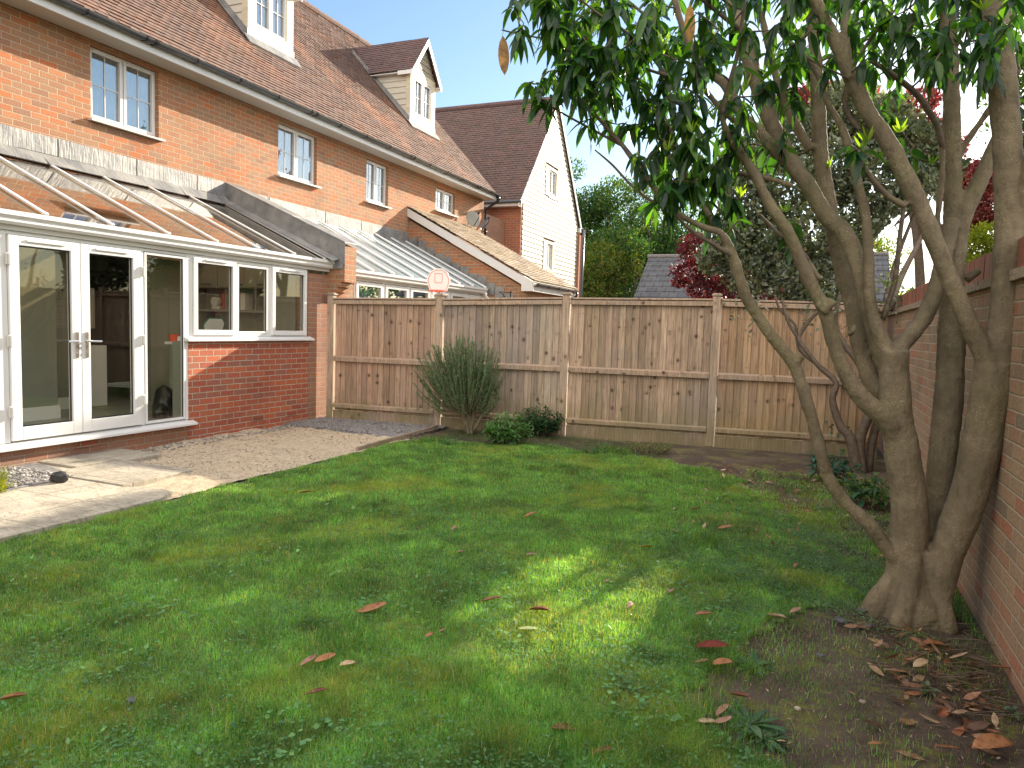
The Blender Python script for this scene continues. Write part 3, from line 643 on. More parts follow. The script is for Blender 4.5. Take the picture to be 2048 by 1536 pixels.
def sash(y0, y1, z0, z1, opening):
    d = MB(); s = .062 if opening else .03; x0, x1 = CX-.045, (CX+.028 if opening else CX+.006)
    d.box(x0, y0, z0, x1, y0+s, z1).box(x0, y1-s, z0, x1, y1, z1).box(x0, y0+s, z0, x1, y1-s, z0+s).box(x0, y0+s, z1-s, x1, y1-s, z1)
    if opening: d.box(x1+.0005, y0+.17, z1-.03, x1+.02, y1-.17, z1-.008)
    o = d.build('window', M['upvc'], cons, bevel=.005)
    MB().box(CX-.02, y0+s, z0+s, CX-.012, y1-s, z1-s).build('pane', M['pane'], o)
    bd = MB(); g = .010; bd.box(CX-.011, y0+s, z0+s, CX-.002, y0+s+g, z1-s).box(CX-.011, y1-s-g, z0+s, CX-.002, y1-s, z1-s).box(CX-.011, y0+s+g, z1-s-g, CX-.002, y1-s-g, z1-s); bd.build('glazing_bead', M['black'], o)
sash(5.89, 6.455, .27, 2.21, False)
sash(6.568, 7.262, 1.285, 2.22, True); sash(7.297, 7.868, 1.302, 2.203, False); sash(7.935, 8.668, 1.285, 2.22, True)
def cgutter(par, x, y0, y1, z):
    g = MB(); pr = [(x-.11, z-.11), (x-.015, z-.11), (x+.005, z-.085), (x+.005, z-.055), (x+.035, z-.03), (x+.035, z+.012), (x+.025, z+.012), (x+.02, z-.02), (x-.02, z-.06), (x-.11, z-.06)]
    g.prism([(a, y0, b_) for a, b_ in pr], (0, y1-y0, 0)); return g.build('gutter', M['upvc'], par)
cgutter(cons, -6.85, 3.0, 9.27, 2.41)
GA, GB = (-6.87, 2.405), (-8.99, 3.355)
rg = MB(); rg.prism([(GA[0], 3.0, GA[1]), (GB[0], 3.0, GB[1]), (GB[0], 3.0, GB[1]+.012), (GA[0], 3.0, GA[1]+.012)], (0, 6.17, 0)); rg.build('glass_roof', M['roofglass'], cons)
for yb in (3.3, 4.02, 4.73, 5.44, 6.16, 6.88, 7.60, 8.32, 9.03):
    bb = MB(); bb.bar((GA[0]+.01, yb, GA[1]+.032), (GB[0]+.06, yb, GB[1]+.006), .044, .020, up=(.4, 0, .9)); bb.bar((GA[0]-.02, yb, GA[1]-.025), (GB[0]+.06, yb, GB[1]-.051), .045, .05, up=(.4, 0, .9))
    bb.cyl(GA[0]-.02, yb, GA[1]+.03, GA[1]+.055, .028, 10)
    bb.build('roof_bar', M['upvc'], cons, bevel=.004)
def flashing(par, y0, y1, z0, z1, lap=.55):
    l = MB(); y = y0; k = 0
    while y < y1-.02:
        w = min(lap*random.uniform(.75, 1.2), y1-y); e = .003*(k % 2)+.002; t_ = random.uniform(-.008, .008)
        l.prism([(HX+e, y, z0+t_), (HX+e, y+w+.02, z0+t_), (HX+e, y+w+.02, z1+t_*.3), (HX+e, y, z1)], (.010+e, 0, 0)); y += w; k += 1
    return l
l = flashing(cons, 3.0, 9.17, 3.47, 3.70)
y = 3.0; k = 0
while y < 9.1:
    w = random.uniform(.3, .5); w = min(w, 9.15-y); e = .003*(k % 2); jit = random.uniform(-.015, .015)
    l.prism([(HX+.02, y, 3.455), (HX+.028+e, y, 3.47), (HX+.18+jit, y, 3.325+e), (HX+.17+jit, y, 3.312+e)], (0, w+.012, 0)); y += w; k += 1
l.build('lead_flashing', M['lead'], cons, bevel=.003)
# room seen through the glass
r = MB(); r.box(-12.6, 3.0, .17, -7.16, 9.19, .2); r.build('floor', M['floor_in'], cons)
r = MB(); r.box(-9.6, 8.0, .2, -9.31, 9.09, 2.9); r.box(-12.9, 2.9, .2, -12.6, 15, 2.9); r.box(-9.9, 2.9, .2, -9.35, 6.78, 2.6); r.box(-9.35, 2.9, .2, -8.6, 6.02, 2.6)
r.prism([(-9, 9.10, .2), (-7.0, 9.10, .2), (-7.0, 9.10, 2.25), (-7.4, 9.10, 2.55), (-8.98, 9.10, 3.24)], (0, .08, 0)); r.box(-7.95, 7.12, .2, -7.17, 7.27, 1.13); r.box(-7.62, 8.70, .2, -7.17, 9.09, 2.3); r.box(-7.165, 6.46, .2, -7.03, 6.49, 1.2)
r.build('inner_wall', M['plaster'], cons)
MB().box(-12.6, 2.9, 2.62, -9.14, 15, 2.7).build('ceiling', M['plaster_grey'], cons)
MB().box(-9.348, 6.025, .2, -9.325, 6.80, .36).box(-7.97, 7.095, .2, -7.17, 7.118, .36).box(-9.34, 5.3, .2, -8.58, 6.04, .36).build('skirting', M['white'], cons)
MB().box(-7.99, 7.08, 1.131, -7.17, 7.31, 1.165).build('wall_cap', M['white'], cons)
ku = thing('kitchen_units', 'grey green kitchen units with an open shelf behind the conservatory windows', 'kitchen units', (-10, 11, .2))
MB().box(-9.30, 8.78, 1.97, -7.64, 9.09, 2.45).build('wall_cupboard', M['cupboard'], ku, bevel=.005)
MB().box(-9.30, 8.78, 1.60, -7.64, 9.09, 1.635).box(-9.30, 9.075, 1.636, -7.64, 9.09, 1.969).box(-8.62, 8.79, 1.636, -8.60, 9.074, 1.969).box(-8.02, 8.79, 1.636, -8.0, 9.074, 1.969).build('shelf', M['cupboard'], ku)
MB().box(-9.30, 8.55, .2, -7.64, 9.09, 1.06).build('base_cupboard', M['cupboard'], ku, bevel=.005)
MB().box(-9.30, 8.52, 1.062, -7.63, 9.09, 1.1).build('worktop', M['white'], ku)
for xx in (-9.1, -8.45, -7.95): MB().box(xx, 8.755, 2.02, xx+.22, 8.779, 2.035).build('cupboard_handle', M['steel'], ku)
dc = MB()
for xx in (-9.28, -8.74, -8.2): dc.box(xx, 8.768, 1.99, xx+.52, 8.7795, 2.44); dc.box(xx+.06, 8.764, 2.05, xx+.46, 8.7675, 2.40)
dc.build('cupboard_door', M['plaster_grey'], ku)
d = MB(); d.box(-9.7, 7.0, .2, -9.3, 7.25, 1.06); o = d.build('cabinet', M['white'], bevel=.01); tag(o, 'pale cabinet end seen low through the right hand door glass', 'cabinet')
o = MB().box(-12.55, 6.5, .2, -12.35, 10.5, 2.3).build('dark_panel', M['darkroom'], bevel=.01); tag(o, 'tall dark panel standing in for the shade of the room behind the right hand door', 'dark panel')  # dark sheet paints the shade of the room beyond the door
def prop(px, py, X): p = W(px, py, 0, X); return p
p = W(434, 617, 1, 8.9)
sc_ = thing('kitchen_scales', 'white kitchen scales with round dial on the shelf behind the left conservatory window', 'kitchen scales', (p[0], 8.9, 1.636))
x = p[0]; MB().box(x-.08, 8.86, 1.637, x+.08, 8.98, 1.69).build('base', M['white'], sc_, bevel=.01)
MB().tube([(x, 8.92, 1.76), (x, 8.84, 1.76)], .075, 20).build('dial', M['white'], sc_); MB().tube([(x, 8.9, 1.84), (x, 8.9, 1.87)], [.04, .09], 18).build('bowl', M['steel'], sc_)
for i, (px, c, lab) in enumerate(((452, 'orange', 'tall orange book standing on the kitchen shelf'), (458, 'white', 'pale book next to the orange one on the kitchen shelf'), (488, 'white', 'pale folder standing on the shelf behind the middle window'))):
    p = W(px, 610, 1, 8.9); o = MB().box(p[0]-.02, 8.84, 1.637, p[0]+(.012 if i < 2 else .07), 9.03, 1.90).build('book', M[c], bevel=.004); tag(o, lab, 'book')
p = W(560, 610, 1, 8.9); o = MB().cyl(p[0], 8.9, 1.637, 1.84, .04, 18).build('canister', M['steel'], smooth=False); tag(o, 'shiny steel canister on the shelf behind the right conservatory window', 'canister')
p = W(345, 668, 1, 7.2)
o = MB().tube([(p[0]+.02, 7.2, 1.166), (p[0]+.02, 7.2, 1.26)], [.045, .065], 16).build('tub', M['orange']); tag(o, 'orange red tub on the half height wall inside the side window', 'tub')
p = prop(325, 672, -8.25)
p = prop(405, 645, -8.25)
ch = thing('chair', 'white shell chair with dark green edge just inside the left conservatory window', 'chair', (-8.0, p[1]-.1, .2))
cc = MB(); P0 = np.array((-8.0, p[1]-.25, 1.10)); cc.prism([P0, P0+(0, .26, 0), P0+(0, .40, .32), P0+(0, .35, .385), P0+(0, .12, .385), P0+(0, .02, .3)], (.025, 0, 0)); cc.build('backrest', M['white'], ch, bevel=.01)
cc = MB(); cc.box(-8.3, p[1]-.28, .66, -7.95, p[1]+.05, .70); cc.build('seat', M['white'], ch, bevel=.01)
for s in (0, 1):
    for q in (0, 1): MB().tube([(-8.28+.3*s, p[1]-.26+.28*q, .66), (-8.30+.34*s, p[1]-.28+.32*q, .2)], .013, 6).build('leg', M['steel'], ch)
MB().tube([P0+(.012, .0, 0), P0+(.012, .02, .3), P0+(.012, .12, .39), P0+(.012, .35, .39), P0+(.012, .41, .32)], .012, 6).build('edge_trim', M['green_trim'], ch)
p = W(432, 645, 1, 8.7); o = MB().tube([(p[0], 8.7, 1.101), (p[0], 8.7, 1.25), (p[0], 8.7, 1.42)], [.06, .08, .10], 14).build('flower_pot', M['terracotta']); tag(o, 'terracotta pot on the worktop behind the left conservatory window', 'flower pot')
bg = MB(); 
bg.tube([(-7.75, 6.95, .2), (-7.78, 6.9, .32), (-7.8, 6.93, .45), (-7.82, 6.9, .55), (-7.8, 6.9, .6)], [.14, .17, .15, .09, .02], 12); bg.tube([(-7.7, 6.75, .2), (-7.7, 6.75, .3), (-7.7, 6.77, .38)], [.1, .1, .02], 10)
o = bg.build('bag', M['black'], smooth=True); tag(o, 'slumped black bag on the floor behind the narrow side window', 'bag')
cal = thing('wall_calendar', 'large pale calendar sheet on the inner wall behind the left door', 'calendar', (-9.34, 6.6, 1.6))
MB().box(-9.349, 6.36, 1.30, -9.342, 7.1, 1.86).build('sheet', M['plaster_grey'], cal)
g = MB()
for k in range(8): g.box(-9.3415, 6.38+k*.1, 1.32, -9.3405, 6.382+k*.1, 1.77)
for k in range(6): g.box(-9.3418, 6.38, 1.32+k*.09, -9.3408, 7.08, 1.322+k*.09)
for k in range(7): g.box(-9.3415, 6.42+k*.1, 1.79, -9.3405, 6.445+k*.1, 1.82)
g.build('printed_grid', M['black'], cal)
for yy, zz, w in ((6.42, 1.12, .085), (6.78, .52, .15)):
    o = MB().box(-9.349, yy, zz, -9.335, yy+w, zz+.085).build('wall_switch' if w < .1 else 'wall_socket', M['white'], bevel=.004)
    tag(o, 'square white light switch below the calendar' if w < .1 else 'double white socket low on the inner wall', 'switch' if w < .1 else 'socket')
# ------------------------------------------------------------------ neighbour conservatory
nc = thing('neighbour_conservatory', 'further lean-to conservatory with blue grey ribbed glass roof beyond the fence', 'conservatory', (-7, 12, 0))
b = MB(); b.box(CX-.2, 9.51, 0, CX, 14.94, 1.15); b.box(CX-.2, 9.51, 1.15, CX, 9.86, 2.2); b.build('dwarf_wall', M['brick'], nc)
f = MB(); f.box(CX-.07, 9.87, 2.18, CX+.005, 14.93, 2.26).box(CX-.07, 9.87, 1.152, CX+.005, 14.93, 1.2)
ed = [9.87, 10.75, 11.6, 12.4, 13.2, 14.0, 14.93]
for e in ed: f.box(CX-.07, max(9.87, e-.04), 1.2, CX+.003, min(14.93, e+.04), 2.18)
f.build('frame', M['upvc'], nc, bevel=.004)
for i, (a, b_) in enumerate(zip(ed, ed[1:])):
    s = MB(); q = .07; x1 = CX+.02
    s.box(CX-.04, a+.045, 1.21, x1, a+.045+q, 2.17).box(CX-.04, b_-.045-q, 1.21, x1, b_-.045, 2.17).box(CX-.04, a+.045+q, 1.21, x1, b_-.045-q, 1.28).box(CX-.04, a+.045+q, 2.1, x1, b_-.045-q, 2.17)
    o = s.build('window', M['upvc'], nc, bevel=.004); MB().box(CX-.02, a+.045+q, 1.28, CX-.01, b_-.045-q, 2.1).build('pane', M['pane_up'], o)
    MB().box(CX-.12, a+.06, 1.22, CX-.11, b_-.06, 2.16).build('blind', M['curtain'], o)
cgutter(nc, -6.84, 9.52, 14.75, 2.33)
rg = MB(); rg.prism([(-6.86, 9.52, 2.325), (-8.99, 9.52, 3.40), (-8.99, 9.52, 3.412), (-6.86, 9.52, 2.337)], (0, 5.41, 0)); rg.build('glass_roof', M['roofpoly'], nc)
MB().box(-8.98, 9.52, 2.26, -6.98, 14.9, 2.27).build('roof_blind', M['curtain'], nc)
for k in range(9):
    yb = 9.62+k*.64; bb = MB(); bb.bar((-6.85, yb, 2.365), (-8.94, yb, 3.42), .065, .03, up=(.4, 0, .9)); bb.cyl(-6.87, yb, 2.35, 2.385, .035, 10); bb.build('roof_bar', M['fascia'], nc, bevel=.004)
l = flashing(nc, 9.51, 14.9, 3.40, 3.64, .7); l.build('lead_flashing', M['lead'], nc, bevel=.003)
MB().tube([(-6.83, 14.70, 2.25), (-6.83, 14.70, 2.16), (-6.75, 14.86, 2.06), (-6.75, 14.86, 1.2)], .036, 10).build('downpipe', M['upvc'], nc, smooth=True)
# ------------------------------------------------------------------ brick lean-to beyond
ex = thing('brick_extension', 'brick lean-to with pale tiled catslide roof and white bargeboard beyond the fence', 'extension', (-7, 16.5, 0))
b = MB(); b.prism([(-9, 14.96, 0), (-5.97, 14.96, 0), (-5.97, 14.96, 2.36), (-9, 14.96, 3.95)], (0, .2, 0)); b.build('side_wall', M['brick'], ex); b = MB(); b.box(-6.2, 15.165, 0, -5.97, 17.85, 2.36); b.build('front_wall', M['brick'], ex)
t_ = MB(); UL = math.hypot(3.24, 1.72); tile_rows(t_, (-5.74, 14.86, 2.53), (0, 1, 0), (-3.24/UL, 0, 1.72/UL), 3.15, 26, UL/26, .25, .02)
t_.add([(-5.74, 14.86, 2.51), (-5.74, 18.01, 2.51), (-8.98, 18.01, 4.23), (-8.98, 14.86, 4.23)], [(0, 1, 2, 3)])
t_.build('roof', M['tile_lean'], ex, recalc=False)
b = MB(); b.prism([(-5.76, 14.87, 2.49), (-9, 14.87, 4.21), (-9, 14.87, 4.02), (-6.05, 14.87, 2.45), (-6.05, 14.87, 2.30), (-5.76, 14.87, 2.30)], (0, .03, 0)); b.box(-5.82, 14.9, 2.30, -5.79, 17.98, 2.47); b.box(-5.97, 14.97, 2.362, -5.82, 17.9, 2.375); b.build('bargeboard', M['upvc'], ex)
g_ = gutter(ex, -5.73, 14.86, 18.02, 2.47, .05)
for k in range(5): clip_ring(-5.73, 15.0+k*.7, 2.471, .0505).build('bracket', M['black'], g_)
MB().tube([(-5.73, 17.9, 2.44), (-5.73, 17.9, 2.36), (-5.93, 17.9, 2.2), (-5.93, 17.9, .1)], .034, 8).build('downpipe', M['black'], ex, smooth=True)
MB().box(-5.968, 15.6, 1.82, -5.94, 16.25, 2.12).build('window_frame', M['upvc'], ex, bevel=.004); MB().box(-5.939, 15.66, 1.86, -5.935, 16.19, 2.07).build('pane', M['pane_up'], ex)
l = MB(); x = -8.98
while x < -6.3:                                          # stepped lead flashing
    z = 3.40-(x+8.99)*(-.505)*-1; zz = 3.40-(x+8.99)*.505
    l.box(x, 14.945-.001*(int(x*10) % 2), zz-.16, min(x+.24, -6.2), 14.958, math.floor((zz+.17)/.075)*.075+.002); x += .225
l.build('stepped_flashing', M['lead'], ex)
hb = thing('hanging_bracket', 'black iron basket bracket on the side of the brick lean-to', 'bracket', tuple(W(1021, 600, 1, 14.95)))
q = W(1021, 582, 1, 14.93); MB().box(q[0]-.012, 14.935, q[2]-.33, q[0]+.012, 14.958, q[2]).build('back_plate', M['black'], hb)
MB().tube([(q[0], 14.93, q[2]-.28), (q[0]-.1, 14.78, q[2]-.1), (q[0]-.16, 14.68, q[2]-.03), (q[0]-.16, 14.66, q[2]-.06)], .009, 6).tube([(q[0], 14.93, q[2]-.03), (q[0]-.15, 14.7, q[2]-.035)], .008, 6).build('arm', M['black'], hb)
# linking wall and satellite dish
lw = thing('link_wall', 'narrow sunlit brick wall between the terrace end and the boarded house', 'wall', (-9.4, 20.3, 0))
b = MB(); b.box(-9.7, 19.075, 0, -9.42, 21.58, 4.9); b.build('brickwork', M['brick_dull'], lw)
def dish(px, py, X, r, lab):
    c = W(px, py, 0, X); d = thing('satellite_dish', lab, 'satellite dish', tuple(c)); nrm = np.array((.75, -.55, .35)); nrm /= np.linalg.norm(nrm)
    s = np.cross(nrm, (0, 0, 1)); s /= np.linalg.norm(s); u = np.cross(s, nrm); vs = [c-nrm*.05]; n = 20
    for k in range(1, 4):
        for j in range(n): a = 6.2832*j/n; rr = r*k/3; vs.append(c-nrm*(.05-.05*(k/3)**2)+(s*math.cos(a)*.85+u*math.sin(a))*rr)
    fs = [(0, 1+j, 1+(j+1) % n) for j in range(n)]+[(1+k*n+j, 1+(k+1)*n+j, 1+(k+1)*n+(j+1) % n, 1+k*n+(j+1) % n) for k in range(2) for j in range(n)]
    o = MB().add(vs, fs).build('reflector', M['gravelmat'] if r < .2 else M['plaster_grey'], d, smooth=True)
    so = o.modifiers.new('thick', 'SOLIDIFY'); so.thickness = .012
    MB().tube([c-u*r*.8, c+nrm*.32-u*.12, c+nrm*.34], .012, 6).build('arm', M['black'], d); MB().tube([c+nrm*.30, c+nrm*.38], .03, 8).build('receiver', M['black'], d)
    MB().tube([c-nrm*.04, c-nrm*.12-u*.05, (HX+.0 if X > -9 else X-.3, c[1]-.05, c[2]-.18)], .018, 6).build('mount', M['steel'], d)
dish(946, 438, -8.75, .24, 'larger satellite dish on the terrace corner below the gutter end')
dish(966, 447, -8.95, .16, 'small round dish just right of the black downpipe')
# ------------------------------------------------------------------ boarded gable house
bh = thing('boarded_house', 'tall gabled house with cream boarded end and dark steep tiled roof', 'house', (-12, 24.6, 0))
BX, B0, B1 = -8.87, 21.6, 27.5; yc = 24.6; ze, zr2 = 5.5, 9.5
b = MB(); b.box(-17, B0, 0, BX-.002, B0+.25, ze); b.box(BX-.25, B1+.0, 0, BX+.1, B1+.35, ze-.2); b.build('wall', M['brick_far'], bh)
b = MB(); bwin = [(23.75, 24.9, 6.15, 7.05), (23.75, 24.7, 3.55, 4.5)]
wz = 0
while wz < 9.4:
    z1 = min(wz+.16, 9.45)
    def span(z): 
        if z <= ze: return (B0+.11, B1)
        k = (z-ze)/(zr2-ze); return (B0+.05+(yc-B0-.05)*k, B1-(B1-yc)*k)
    (a0, a1), (c0, c1) = span(wz), span(z1); segs = [(a0, a1, c0, c1)]
    for w in bwin:
        if w[2]-.08 < wz+.08 < w[3]+.08: segs = [(a0, w[0]-.08, c0, w[0]-.08), (w[1]+.08, a1, w[1]+.08, c1)]
    for a, b_, c, d in segs: b.add([(BX+.027, a, wz), (BX+.027, b_, wz), (BX+.004, d, z1+.01), (BX+.004, c, z1+.01), (BX, a, wz), (BX, b_, wz)], [(0, 1, 2, 3), (0, 4, 5, 1)])
    wz += .16
b.build('boarding', M['clad'], bh, recalc=False)
b = MB(); b.prism([(BX-.1, B0+.1, 0), (BX-.1, B1, 0), (BX-.1, B1, ze), (BX-.1, yc, zr2), (BX-.1, B0+.1, ze)], (-.1, 0, 0)); b.build('gable_backing', M['trim'], bh)
for w, l_ in zip(bwin, ('upper attic window in the boarded gable', 'lower window in the boarded gable')):
    casement(bh, BX-.02, w[0]+.28, w[1]-.12, w[2]+.04, w[3]-.04, 2, lab=l_, silldepth=.06)
    s = MB(); s.box(BX-.06, w[0]-.08, w[2]-.06, BX+.04, w[0]+.28, w[3]+.06).box(BX-.06, w[1]-.12, w[2]-.06, BX+.04, w[1]+.08, w[3]+.06).box(BX-.06, w[0]+.28, w[3]-.04, BX+.038, w[1]-.12, w[3]+.06).box(BX-.06, w[0]+.28, w[2]-.1, BX+.038, w[1]-.12, w[2]-.02); s.build('surround', M['trim'], bh, bevel=.004)
r_ = MB(); UL = math.hypot(yc-B0+.25, zr2+.06-ze+.05)
tile_rows(r_, (-17, B0-.25, ze-.02), (1, 0, 0), (0, (yc-B0+.25)/UL, (zr2-ze+.08)/UL), 17+BX+.1, 46, UL/46, .165, .016)
tile_rows(r_, (-17, B1+.25, ze-.02), (1, 0, 0), (0, -(B1+.25-yc)/UL, (zr2-ze+.08)/UL), 17+BX+.1, 46, UL/46, .165, .016)
r_.add([(-17, B0-.24, ze-.05), (BX+.08, B0-.24, ze-.05), (BX+.08, yc, zr2+.0), (-17, yc, zr2+.0)], [(0, 1, 2, 3)])
rr = r_.build('roof', M['tile_dark'], bh, recalc=False)
MB().tube([(-17, yc, zr2+.06), (BX+.1, yc, zr2+.06)], .11, 10).build('ridge', M['tile_dormer'], rr)
b = MB()
for s, yb in ((-1, B0-.27), (1, B1+.27)):
    b.prism([(BX+.07, yb, ze-.22), (BX+.07, yc, zr2-.16), (BX+.07, yc, zr2+.04), (BX+.07, yb, ze-.02)], (.03, 0, 0))
b.prism([(BX-.1, B1+.27, ze-.3), (BX+.1, B1+.27, ze-.3), (BX+.1, B1+.27, ze-.04), (BX-.1, B1+.27, ze-.04)], (0, -.25, 0))
b.build('bargeboard', M['upvc'], bh)
MB().box(-17, B0-.26, ze-.17, BX+.02, B0-.235, ze-.03).box(-17, B0-.235, ze-.18, BX+.0, B0-.001, ze-.165).build('fascia', M['fascia'], bh)
MB().tube([(-17, B0-.31, ze-.04), (BX+.1, B0-.31, ze-.04)], .05, 10).build('gutter', M['gutter'], bh, smooth=True)
MB().box(-9.85, B0-.03, 4.35, -9.68, B0-.002, 4.53).build('vent', M['black'], bh)
p0 = W(948, 468, 1, B0-.03); MB().box(-11.2, B0-.04, 3.5, -10.75, B0-.002, 3.85).build('window_frame', M['trim'], bh, bevel=.004)
MB().tube([(BX+.14, B1+.4, ze-.05), (BX+.14, B1+.4, 0)], .05, 8).build('downpipe', M['gutter'], bh, smooth=True)
# ------------------------------------------------------------------ slate garage
ga = thing('garage', 'low building with dark slate hipped roof behind the fence', 'garage', (-4, 27.5, 0))
GY = 26.0; xl = W(1268, 592, 1, GY)[0]; p = W(1298, 514, 1, 28.4); zr3 = p[2]
g = MB(); g.box(xl+.15, GY+.25, 0, 2.0, 31, 2.62); g.build('wall', plain('cream render', (.62, .48, .36), .8), ga)
g = MB(); n = 8; ez = 2.72
for i in range(n):                                       # slate courses as stepped boards, hipped at the left
    f0, f1 = i/n, (i+1)/n
    def L(f): return (xl+(p[0]-xl)*f, GY+(28.4-GY)*f, ez+(zr3-ez)*f)
    a, b_ = L(f0), L(f1); g.add([(a[0], a[1], a[2]+.03), (2.2, a[1], a[2]+.03), (2.2, b_[1], b_[2]), (b_[0], b_[1], b_[2]), (a[0], a[1], a[2]-.01), (2.2, a[1], a[2]-.01)], [(0, 1, 2, 3), (4, 5, 1, 0)])
g.add([(xl, GY, ez), (p[0], 28.4, zr3), (xl, 31, ez)], [(0, 1, 2)]); g.add([(xl, 31, ez), (p[0], 28.4, zr3), (2.2, 28.4, zr3), (2.2, 31, ez)], [(0, 1, 2, 3)])
o = g.build('roof', M['slate'], ga, recalc=False); MB().tube([(p[0]-.05, 28.4, zr3+.02), (2.2, 28.4, zr3+.02)], .09, 8).build('ridge', M['gravelmat'], o)
MB().tube([(xl-.02, GY-.06, 2.68), (2.2, GY-.06, 2.68)], .06, 8).build('gutter', M['gutter'], ga, smooth=True)
# ------------------------------------------------------------------ fence
fence = thing('garden_fence', 'brown featheredge timber fence with capped posts across the end of the garden', 'fence', (-3, 9.6, 0))
PO = [(-6.82, 9.12, 1.93), (-5.06, 9.33, 1.95), (-3.21, 9.59, 2.0), (-1.215, 9.84, 2.02), (.80, 10.1, 2.0)]
for i, (x, y, z) in enumerate(PO[:4]):
    p = MB(); a = .13; c_, s_ = math.cos(a), math.sin(a); h = .05
    q = [(x+h*(i_*c_-j_*s_), y+h*(i_*s_+j_*c_), 0) for i_, j_ in ((-1, -1), (1, -1), (1, 1), (-1, 1))]
    p.prism(q, (0, 0, z-.03), c=(1.12, 1.08, 1.02)); o = p.build('post', M['wood'], fence, bevel=.004)
    k = MB(); h = .068; q = [(x+h*(i_*c_-j_*s_), y+h*(i_*s_+j_*c_), z-.03) for i_, j_ in ((-1, -1), (1, -1), (1, 1), (-1, 1))]; k.prism(q, (0, 0, .022), c=(.95, .95, .92))
    h = .05; q = [(x+h*(i_*c_-j_*s_), y+h*(i_*s_+j_*c_), z-.008) for i_, j_ in ((-1, -1), (1, -1), (1, 1), (-1, 1))]; k.prism(q, (0, 0, .014)); k.build('post_cap', M['wood'], o, bevel=.004)
tints = [(1.10, .96, .88), (.95, .96, .98), (1.08, 1.03, .95), (1.12, .96, .76)]
for i in range(4):
    (x0, y0, z0), (x1, y1, z1) = PO[i], PO[i+1]; d = np.array((x1-x0, y1-y0)); L = np.hypot(*d); d = d/L; nrm = np.array((d[1], -d[0]))   # towards the garden
    z0 -= .09; z1 -= .09; a, b_ = .068, L-.052
    if i == 3: b_ = L
    def Pt(s, off, z): q = np.array((x0, y0))+d*s+nrm*off; return (q[0], q[1], z)
    T = tints[i]; bd = MB(); s = a; half = random.choice([.4, .55, .6])
    while s < b_-.01:
        w = min(random.uniform(.085, .105), b_-s); top = z0+(z1-z0)*s/L-.03; sh = random.uniform(.72, 1.22)*(1.06 if (s-a) > half*(b_-a) else .98); c = (T[0]*sh, T[1]*sh*random.uniform(.97, 1.02), T[2]*sh*random.uniform(.95, 1.03))
        q = [Pt(s, -.005, .15), Pt(s+w+.012, .012, .15), Pt(s+w+.012, .022, .15), Pt(s, .001, .15)]; dz = top-.15
        bd.prism(q, (0, 0, dz), c); s += w
    pn = bd.build('panel', M['wood'], fence)
    for nm, za, h, t0 in (('top_rail', None, .075, .024), ('middle_rail', .90, .085, .024), ('bottom_rail', .19, .07, .024)):
        r_ = MB(); zz0, zz1 = (z0-.075, z1-.075) if za is None else (za, za+.0); sh = random.uniform(.9, 1.1)
        P4 = [Pt(a-.005, t0, zz0), Pt(a-.005, t0+.045, zz0), Pt(a-.005, t0+.045, zz0+h*.75), Pt(a-.005, t0, zz0+h)]; e = np.array(Pt(b_, t0, zz1))-np.array(Pt(a-.005, t0, zz0))
        r_.prism(P4, e, (1.0*sh, .93*sh, .86*sh)); r_.build(nm, M['wood'], fence, bevel=.003)
    c_ = MB(); c_.prism([Pt(a-.004, -.02, z0), Pt(a-.004, .074, z0), Pt(a-.004, .074, z0+.02), Pt(a-.004, -.02, z0+.026)], np.array(Pt(b_, 0, z1))-np.array(Pt(a-.004, 0, z0)), (1.15, 1.08, 1.0)); c_.build('capping', M['wood'], fence)
    g = MB(); g.prism([Pt(a-.006, .018, -.03), Pt(a-.006, .045, -.03), Pt(a-.006, .045, .148), Pt(a-.006, .018, .148)], np.array(Pt(b_, 0, 0))-np.array(Pt(a-.006, 0, 0)), (.82, .78, .72)); g.build('gravel_board', M['wood'], fence)
# ------------------------------------------------------------------ garden wall
gw = thing('garden_wall', 'tall brown brick garden wall with brick on edge coping down the right side', 'garden wall', (1, 5, 0))
MB().box(.9, -4, -.1, 1.12, 12.5, 1.80).build('brickwork', M['brick_wall'], gw)
c_ = MB(); y = -4
while y < 12.5: 
    l_ = .27; c_.box(.868+random.uniform(-.003, .003), y, 1.802, 1.152, y+l_-.008, 1.828); c_.box(.872+random.uniform(-.003, .003), y+.12, 1.830, 1.15, y+.12+l_-.008, 1.856); y += l_
c_.build('tile_creasing', plain('creasing tiles', (.30, .24, .18), .9, 20, .3, .5), gw)
c_ = MB(); y = -4
while y < 12.5: 
    c_.box(.898+random.uniform(-.003, .003), y, 1.858, 1.122, y+.064, 2.01+random.uniform(-.003, .003), c=[(.33, .12, .08), (.28, .11, .08), (.38, .14, .09), (.25, .12, .09)][random.randrange(4)]); y += .074
c_.build('coping', M['vcol'], gw); MB().box(.91, -4, 1.857, 1.11, 12.5, 2.0).build('coping_mortar', plain('mortar', (.34, .28, .22), .95), gw)
# edging board, basketball hoop
ed_ = MB(); ed_.prism([(-4.87, 7.0, -.05), (-4.835, 7.0, -.05), (-4.835, 7.0, .045), (-4.87, 7.0, .045)], (-.06, 2.05, .02), (.8, .78, .74)); o = ed_.build('edging_board', M['wood'], bevel=.003); tag(o, 'low weathered timber board edging the lawn beside the grey grit', 'edging')
hp = thing('basketball_hoop', 'white child size basketball hoop with red markings showing above the fence', 'basketball hoop', (-5.6, 10.9, 0))
c0 = W(877, 563, 1, 10.7); R0 = .26
rx = np.array((.93, .37, 0)); rz_ = np.array((0, 0, 1.)); ny = np.array((.37, -.93, 0)); Rp = lambda u, v, o_=0: c0+rx*u+rz_*v+ny*o_
poly = [(-.2, -.2), (.2, -.2), (.27, -.02), (.27, .06), (.2, .2), (.08, .27), (-.08, .27), (-.2, .2), (-.27, .06), (-.27, -.02)]
poly = [(u*.72, v*.8) for u, v in poly]
